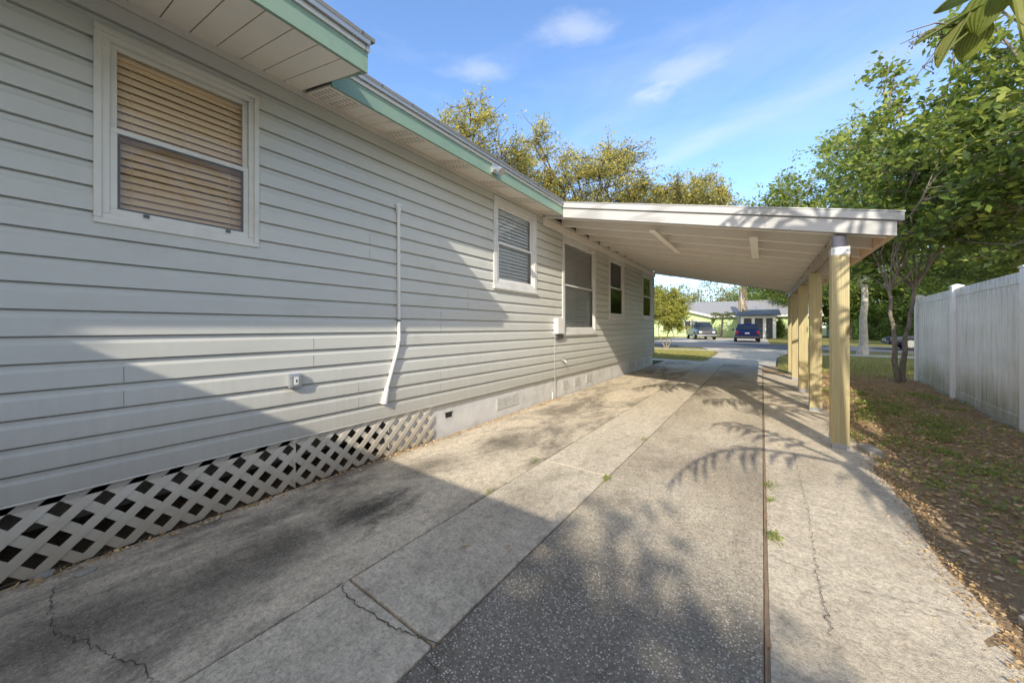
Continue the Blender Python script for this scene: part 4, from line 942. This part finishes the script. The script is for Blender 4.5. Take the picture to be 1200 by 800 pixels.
# ================================================================== VEHICLES
def wheel(parent, x, y, r, w=.22):
    mb = MB(); mb.tube([(x-w/2, y, r), (x-w/2+.02, y, r), (x+w/2-.02, y, r), (x+w/2, y, r)], [r*.9, r, r, r*.9], 20)
    o = mb.build('wheel', M['tyre'], parent); s = 1 if x > 0 else -1
    mb = MB(); xx = x+s*w/2
    mb.tube([(xx-.01*s, y, r), (xx+.012*s, y, r)], [r*.62, r*.55], 14); mb.build('rim', M['chrome'], o)
def loft(stations, name, m, parent, seg=None, bevel=.03):
    """stations: (y, [(x,z)...]) half sections mirrored; builds closed hull"""
    mb = MB(); n = len(stations[0][1]); rings = []
    for (y, hs) in stations:
        ring = [(x, y, z) for x, z in hs]+[(-x, y, z) for x, z in reversed(hs)]
        rings.append(ring)
    k = len(rings[0]); 
    for r_ in rings: mb.v += r_
    for i in range(len(rings)-1):
        for j in range(k):
            a = i*k+j; b = i*k+(j+1) % k; mb.f.append((a, b, b+k, a+k)); mb.mi.append(0)
    mb.f.append(tuple(range(k))[::-1]); mb.mi.append(0); mb.f.append(tuple((len(rings)-1)*k+j for j in range(k))); mb.mi.append(0)
    return mb.build(name, m, parent, bevel=bevel)
def suv(loc, rz, label, paint, L=4.5, W=1.84, H=1.66, truck=False, name='parked_car', cat='car', low=0):
    root = empty(name, loc, label, cat, rz=rz); w = W/2; f, b = -L/2, L/2       # front at -Y
    zb = .30; belt = H*.60
    def sec(ww, z0, z1, tuck=.93): return [(0, z0), (ww*.90, z0), (ww, z0+.16), (ww, z1*.80), (ww*tuck, z1), (0, z1+.02)]
    st = [(f, sec(w*.82, zb+.05, belt*.80)), (f+.15, sec(w*.94, zb, belt*.90)), (f+L*.26, sec(w, zb-.02, belt)), (b-L*.18, sec(w, zb-.02, belt+.02)), (b-.12, sec(w*.95, zb, belt+.02)), (b, sec(w*.88, zb+.06, belt*.9))]
    loft(st, 'body', paint, root)
    if truck: c0, c1, c2, c3 = f+L*.24, f+L*.35, f+L*.60, f+L*.63
    elif low: c0, c1, c2, c3 = f+L*.28, f+L*.45, f+L*.72, b-L*.10
    else: c0, c1, c2, c3 = f+L*.25, f+L*.42, b-L*.16, b-.10
    def cab(ww, z): return [(0, belt-.02), (w*.92, belt-.02), (ww, z), (ww*.9, z+.03), (0, z+.05)]
    loft([(c0, [(0, belt-.03), (w*.86, belt-.03), (w*.86, belt-.01), (w*.8, belt), (0, belt)]), (c1, cab(w*.72, H-.08)), (c2, cab(w*.72, H-.06)), (c3, [(0, belt-.03), (w*.88, belt-.03), (w*.86, belt), (w*.8, belt+.02), (0, belt+.02)])], 'roof', paint, root)
    mb = MB(); g = .012                                    # side and end glass, slightly proud
    hh = H-.06-belt
    for s in (1, -1):
        def sp(y, u): return (s*((w*.92)+(w*.72-w*.92)*u+g), y, belt+hh*u)
        mb.poly([sp(c0+(c1-c0)*.35, .14), sp((c1+c2)/2-.05, .14), sp((c1+c2)/2-.05, .82), sp(c1-.02, .82)][::s])
        mb.poly([sp((c1+c2)/2+.05, .14), sp(c2+(c3-c2)*.55, .14), sp(c2+.02, .82), sp((c1+c2)/2+.05, .82)][::s])
    def endp(ya, yb, s):
        a = [(-w*.76, ya+(yb-ya)*.15, belt+hh*.17), (w*.76, ya+(yb-ya)*.15, belt+hh*.17), (w*.66, ya+(yb-ya)*.86, belt+hh*.86), (-w*.66, ya+(yb-ya)*.86, belt+hh*.86)]
        return [(x, y+s*.02, z+.02) for x, y, z in a]
    mb.poly(endp(c0, c1, -1)); mb.poly(endp(c3, c2, 1)[::-1]); mb.build('windows', M['carglass'], root)
    wr = .35 if not truck else .39
    for s in (1, -1):
        wheel(root, s*(w-.10), f+L*.19, wr); wheel(root, s*(w-.10), b-L*.20, wr)
        mb = MB(); mb.box(s*w*.60-.13, s*w*.60+.13, f-.012, f+.08, belt*.60, belt*.76); mb.build('headlight', M['lamp'], root, bevel=.02)
        mb = MB(); mb.box(s*w*.80-.10, s*w*.80+.08, b-.10, b+.012, belt*.72, belt*1.0); mb.build('tail_light', M['tail'], root, bevel=.02)
        mb = MB(); mb.box(s*(w+.10)-.09, s*(w+.10)+.09, c0+.25, c0+.33, belt+.02, belt+.16); mb.build('mirror', paint, root, bevel=.02)
    mb = MB(); mb.box(-w*.44, w*.44, f-.014, f+.05, belt*.58, belt*.78)
    for i in range(3): mb.box(-w*.44, w*.44, f-.022, f-.014, belt*(.61+.055*i), belt*(.625+.055*i), 1)
    mb.build('grille', [M['darkframe'], M['chrome']], root)
    mb = MB(); mb.box(-w*.92, w*.92, f-.06, f+.1, .34, .50); mb.build('front_bumper', M['chrome'] if truck else paint, root, bevel=.03)
    mb = MB(); mb.box(-w*.90, w*.90, b-.1, b+.05, .34, .52); mb.build('rear_bumper', M['darkframe'], root, bevel=.03)
    mb = MB(); mb.box(-.16, .16, b+.0, b+.018, belt*.74, belt*.74+.12) ; mb.build('number_plate', M['plate'], root)
    if truck:
        mb = MB(); mb.box(-w*.8, w*.8, c3+.05, b-.1, belt+.0, belt+.03); mb.build('cargo_bed', M['tyre'], root)
    return root
x, y = D(874, 29.6); suv((x, y+1.6, 0), R(183), 'dark blue SUV parked facing away on the drive across the road', M['bluecar'], H=1.58)
x, y = D(819, 36.5); suv((x, y+1.2, 0), R(20), 'dark silver pickup truck facing the viewer in front of the green house', M['greycar'], L=5.4, W=1.98, H=1.88, truck=True, name='pickup_truck', cat='pickup truck')
x, y = D(1034, 19.8); suv((x+2.45, y, 0), R(-95), 'black low car on the road partly hidden behind the slender tree', M['darkcar'], L=4.7, W=1.82, H=1.30, low=1)

# ================================================================== HOUSES ACROSS THE ROAD
def Hs(px, z): return D(px, z)
gx0 = D(783, 47)[0]; gy = D(820, 47)[1]
gh = empty('green_house', (gx0, gy, 0), 'pale green bungalow with grey roof and white gable trim across the road', 'house')
W_ = 15.5; DP = 8
def gp(mb, nm, m, **kw): return mb.build(nm, m, gh, **kw)
mb = MB(); mb.box(3.0, W_, 0, DP, 0, 2.6); mb.box(-2, 5.0, -1.6, DP, 0, 2.6); mb.poly([(-2, -1.6, 2.6), (5.0, -1.6, 2.6), (1.5, -1.6, 3.55)]); gp(mb, 'wall', M['mint'])
mb = MB(); mb.hexa([(-2.4, -.4, 2.62), (W_+.5, -.4, 2.62), (W_+.5, DP/2, 4.75), (-2.4, DP/2, 4.75), (-2.4, -.4, 2.75), (W_+.5, -.4, 2.75), (W_+.5, DP/2, 4.9), (-2.4, DP/2, 4.9)])
mb.hexa([(-2.4, DP/2, 4.75), (W_+.5, DP/2, 4.75), (W_+.5, DP+.4, 2.62), (-2.4, DP+.4, 2.62), (-2.4, DP/2, 4.9), (W_+.5, DP/2, 4.9), (W_+.5, DP+.4, 2.75), (-2.4, DP+.4, 2.75)])
mb.hexa([(-2.5, -2.0, 2.5), (1.5, -2.0, 3.6), (1.5, 2.5, 3.6), (-2.5, 2.5, 2.5), (-2.5, -2.0, 2.62), (1.5, -2.0, 3.72), (1.5, 2.5, 3.72), (-2.5, 2.5, 2.62)])
mb.hexa([(1.5, -2.0, 3.6), (5.5, -2.0, 2.5), (5.5, 2.5, 2.5), (1.5, 2.5, 3.6), (1.5, -2.0, 3.72), (5.5, -2.0, 2.62), (5.5, 2.5, 2.62), (1.5, 2.5, 3.72)])
gp(mb, 'roof', M['farroof'])
mb = MB(); mb.hexa([(-2.5, -2.06, 2.42), (1.5, -2.06, 3.52), (1.5, -2.01, 3.52), (-2.5, -2.01, 2.42), (-2.5, -2.06, 2.68), (1.5, -2.06, 3.78), (1.5, -2.01, 3.78), (-2.5, -2.01, 2.68)])
mb.hexa([(1.5, -2.06, 3.52), (5.5, -2.06, 2.42), (5.5, -2.01, 2.42), (1.5, -2.01, 3.52), (1.5, -2.06, 3.78), (5.5, -2.06, 2.68), (5.5, -2.01, 2.68), (1.5, -2.01, 3.78)])
mb.box(5.5, W_+.5, -.46, -.41, 2.55, 2.76); gp(mb, 'roof_trim', M['white'])
for (a, b, yy) in ((-.8, .4, -1.6), (1.9, 3.4, -1.6), (10.2, 11.2, 0)):
    mb = MB(); mb.box(a, b, yy-.03, yy-.004, 1.0, 2.1); wo = gp(mb, 'window', M['carglass'])
    mb = MB(); 
    for (c0_, c1_, d0, d1) in ((a-.08, b+.08, .92, 1.0), (a-.08, b+.08, 2.1, 2.18), (a-.08, a, 1, 2.1), (b, b+.08, 1, 2.1), ((a+b)/2-.03, (a+b)/2+.03, 1.0, 2.1)): mb.box(c0_, c1_, yy-.05, yy-.031, d0, d1)
    mb.build('frame', M['white'], wo)
mb = MB(); mb.box(8.6, 9.6, -.04, -.004, 0, 2.1); gp(mb, 'door', M['darkframe'])
# screened porch
px0, py0 = D(868, 40.5); por = empty('screened_porch', (px0, py0, 0), 'white framed screened porch with dark roof edge right of the green house', 'porch')
mb = MB()
for xx in (0, 1.05, 2.1, 3.0): mb.box(xx, xx+.30, 0, .3, 0, 2.5)
mb.box(0, 3.3, -.02, .28, 2.3, 2.56); mb.build('frame', M['white'], por)
mb = MB(); mb.box(.3, 3.1, .1, .14, 0.0, 2.3); mb.build('screen', M['screen'], por)
mb = MB(); mb.hexa([(-.4, -.5, 2.57), (3.7, -.5, 2.57), (3.7, 4, 3.3), (-.4, 4, 3.3), (-.4, -.5, 2.7), (3.7, -.5, 2.7), (3.7, 4, 3.45), (-.4, 4, 3.45)]); mb.build('roof', plain('dark_blue_roof', (.09, .105, .12), .7), por)
mb = MB(); mb.box(0, .1, .3, 4, 0, 2.5); mb.box(3.2, 3.3, .3, 4, 0, 2.5); mb.build('side_wall', M['greywall'], por)
# grey house seen past the pale trunk
x, y = D(1020, 40); gh2 = empty('grey_house', (x, y, 0), 'low grey bungalow behind the trees above the black car', 'house')
mb = MB(); mb.box(-3, 12, 0, 7, 0, 2.7); mb.build('wall', M['greywall'], gh2)
mb = MB(); mb.hexa([(-3.5, -.5, 2.7), (12.5, -.5, 2.7), (12.5, 3.5, 4.3), (-3.5, 3.5, 4.3), (-3.5, -.5, 2.82), (12.5, -.5, 2.82), (12.5, 3.5, 4.42), (-3.5, 3.5, 4.42)]); mb.hexa([(-3.5, 3.5, 4.3), (12.5, 3.5, 4.3), (12.5, 7.5, 2.7), (-3.5, 7.5, 2.7), (-3.5, 3.5, 4.42), (12.5, 3.5, 4.42), (12.5, 7.5, 2.82), (-3.5, 7.5, 2.82)]); mb.build('roof', M['farroof'], gh2)
for a in (-1, 3, 7):
    mb = MB(); mb.box(a, a+1.6, -.04, -.004, 1.0, 2.1); mb.build('window', M['carglass'], gh2)
# hedge across the road, right
def hedge(px0, px1, z, h, seed, label, m):
    x0, y0 = D(px0, z); x1, y1 = D(px1, z); rs = np.random.default_rng(seed); n = 9000
    root = empty('hedge', (x0, y0, 0), label, 'hedge')
    u = rs.uniform(0, 1, n); C = np.stack([(x1-x0)*u, (y1-y0)*u+rs.normal(size=n)*.4, np.abs(rs.uniform(0, 1, n))**.8*h*(.8+.3*np.sin(u*22)+.1*rs.normal(size=n))], 1)
    quads('foliage', leaf_array(C, .2, rs, .2), m, root)
    mb = MB()
    for k in range(24): uu = k/23; mb.tube([((x1-x0)*uu, (y1-y0)*uu, 0), ((x1-x0)*uu+.1, (y1-y0)*uu, h*.6)], [.04, .02], 5)
    mb.build('stems', M['bark_dark'], root)
hedge(898, 945, 42, 2.2, 3, 'clipped green hedge right of the screened porch', M['leaf_green'])
hedge(1000, 1110, 34, 1.9, 4, 'loose dark hedge behind the black car', M['leaf_green'])

# ================================================================== CAMERA, LIGHT, SKY
cam = bpy.data.cameras.new('camera'); co = bpy.data.objects.new('camera', cam); COL.objects.link(co)
cam.sensor_width = 36; cam.lens = FP/1200*36; cam.shift_y = -(400-VY)/1200; cam.clip_end = 5000; cam.clip_start = .02
co.location = (0, 0, EH); co.rotation_euler = (R(90), 0, TH); S.camera = co
Ld = Vector((-1, 2.96, -1.87)).normalized(); el = math.asin(-Ld.z); az = math.atan2(-Ld.x, -Ld.y)
sun = bpy.data.lights.new('sun', 'SUN'); sun.energy = 5.0; sun.angle = R(.4); sun.color = (1, .92, .78)
so = bpy.data.objects.new('sun', sun); COL.objects.link(so); so.rotation_euler = Ld.to_track_quat('-Z', 'Y').to_euler(); so.location = (6, -14, 9)
w = bpy.data.worlds.new('World'); S.world = w; w.use_nodes = True; nt = w.node_tree; L = nt.links
for n_ in list(nt.nodes):
    if n_.type not in ('OUTPUT_WORLD', 'BACKGROUND'): nt.nodes.remove(n_)
bg = nt.nodes['Background']; sky = nt.nodes.new('ShaderNodeTexSky'); sky.sky_type = 'NISHITA'; sky.sun_disc = False
sky.sun_elevation = el; sky.sun_rotation = az; sky.air_density = 1.0; sky.dust_density = .5; sky.ozone_density = 2.0
tc = nt.nodes.new('ShaderNodeTexCoord')
SKYM = (1.90, 2.13, 2.40)
# thin wisps of cirrus: noise stretched over the direction vector
mp = nt.nodes.new('ShaderNodeMapping'); mp.inputs['Scale'].default_value = (1.0, 1.0, 3.4); mp.inputs['Rotation'].default_value = (R(8), R(14), R(20)); L.new(tc.outputs['Generated'], mp.inputs[0])
n1 = noise(nt, mp.outputs[0], 2.6, 9, .62, .35); n2 = noise(nt, tc.outputs['Generated'], 1.3, 3, .5)
r = ramp(nt, [(.50, 0.0), (.80, 1.0)]); L.new(math_(nt, 'ADD', math_(nt, 'MULTIPLY', n1, .68), math_(nt, 'MULTIPLY', n2, .38)), r.inputs[0])
def dirpt(px, py):
    t = (px-600)/FP; e = (VY-py)/FP; v = Vector((t*cT-sT, t*sT+cT, e)); return v.normalized()
fac = math_(nt, 'MULTIPLY', r.outputs[0], .22)
# three small soft clouds and one long vapour trail, fixed in the sky
nz = noise(nt, mp.outputs[0], 9, 6, .6)
for (px, py, rad, st_) in ((677, 35, .05, .34), (560, 82, .045, .26), (797, 82, .05, .26), (770, 110, .03, .28)):
    d = dirpt(px, py); sub = N(nt, 'ShaderNodeVectorMath', operation='SUBTRACT'); nrm = N(nt, 'ShaderNodeVectorMath', operation='NORMALIZE'); L.new(tc.outputs['Generated'], nrm.inputs[0]); L.new(nrm.outputs[0], sub.inputs[0]); sub.inputs[1].default_value = d
    sc_ = N(nt, 'ShaderNodeVectorMath', operation='MULTIPLY'); L.new(sub.outputs[0], sc_.inputs[0]); sc_.inputs[1].default_value = (.75, .75, 2.6)
    ln = N(nt, 'ShaderNodeVectorMath', operation='LENGTH'); L.new(sc_.outputs[0], ln.inputs[0])
    mr = N(nt, 'ShaderNodeMapRange'); mr.interpolation_type = 'SMOOTHSTEP'; L.new(math_(nt, 'ADD', ln.outputs['Value'], math_(nt, 'MULTIPLY', math_(nt, 'SUBTRACT', nz, .5), .12)), mr.inputs[0]); mr.inputs[1].default_value = 0; mr.inputs[2].default_value = rad*1.7; mr.inputs[3].default_value = st_; mr.inputs[4].default_value = 0
    fac = math_(nt, 'ADD', fac, mr.outputs[0])
a_, b_ = dirpt(760, 195), dirpt(1040, 70); nrmv = a_.cross(b_).normalized()
dp = N(nt, 'ShaderNodeVectorMath', operation='DOT_PRODUCT'); nrm = N(nt, 'ShaderNodeVectorMath', operation='NORMALIZE'); L.new(tc.outputs['Generated'], nrm.inputs[0]); L.new(nrm.outputs[0], dp.inputs[0]); dp.inputs[1].default_value = nrmv
ab = math_(nt, 'ABSOLUTE', math_(nt, 'ADD', dp.outputs['Value'], math_(nt, 'MULTIPLY', math_(nt, 'SUBTRACT', n1, .5), .03)))
mr = N(nt, 'ShaderNodeMapRange'); mr.interpolation_type = 'SMOOTHSTEP'; L.new(ab, mr.inputs[0]); mr.inputs[1].default_value = 0; mr.inputs[2].default_value = .032; mr.inputs[3].default_value = .32; mr.inputs[4].default_value = 0
fac = math_(nt, 'ADD', fac, math_(nt, 'MULTIPLY', mr.outputs[0], noise(nt, tc.outputs['Generated'], 6, 3)))
sp_ = N(nt, 'ShaderNodeSeparateXYZ'); L.new(nrm.outputs[0], sp_.inputs[0])      # added fill light: unseen bright cloud bank round the sun, behind the viewer
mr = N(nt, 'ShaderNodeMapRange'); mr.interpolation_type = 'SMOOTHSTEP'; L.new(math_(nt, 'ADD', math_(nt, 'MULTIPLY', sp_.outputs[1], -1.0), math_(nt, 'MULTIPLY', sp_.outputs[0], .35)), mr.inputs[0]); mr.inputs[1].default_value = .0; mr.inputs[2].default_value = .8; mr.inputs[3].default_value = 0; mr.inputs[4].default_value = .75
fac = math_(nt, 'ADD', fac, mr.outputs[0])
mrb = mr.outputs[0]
cl = math_(nt, 'MINIMUM', fac, .9)
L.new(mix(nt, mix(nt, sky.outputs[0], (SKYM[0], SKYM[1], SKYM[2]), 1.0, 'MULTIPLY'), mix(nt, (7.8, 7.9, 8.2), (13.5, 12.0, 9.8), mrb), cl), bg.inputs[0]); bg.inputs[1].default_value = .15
S.view_settings.view_transform = 'Standard'; S.view_settings.look = 'None'; S.view_settings.exposure = 0
S.render.engine = 'CYCLES'
S.cycles.max_bounces = 8; S.cycles.transparent_max_bounces = 12
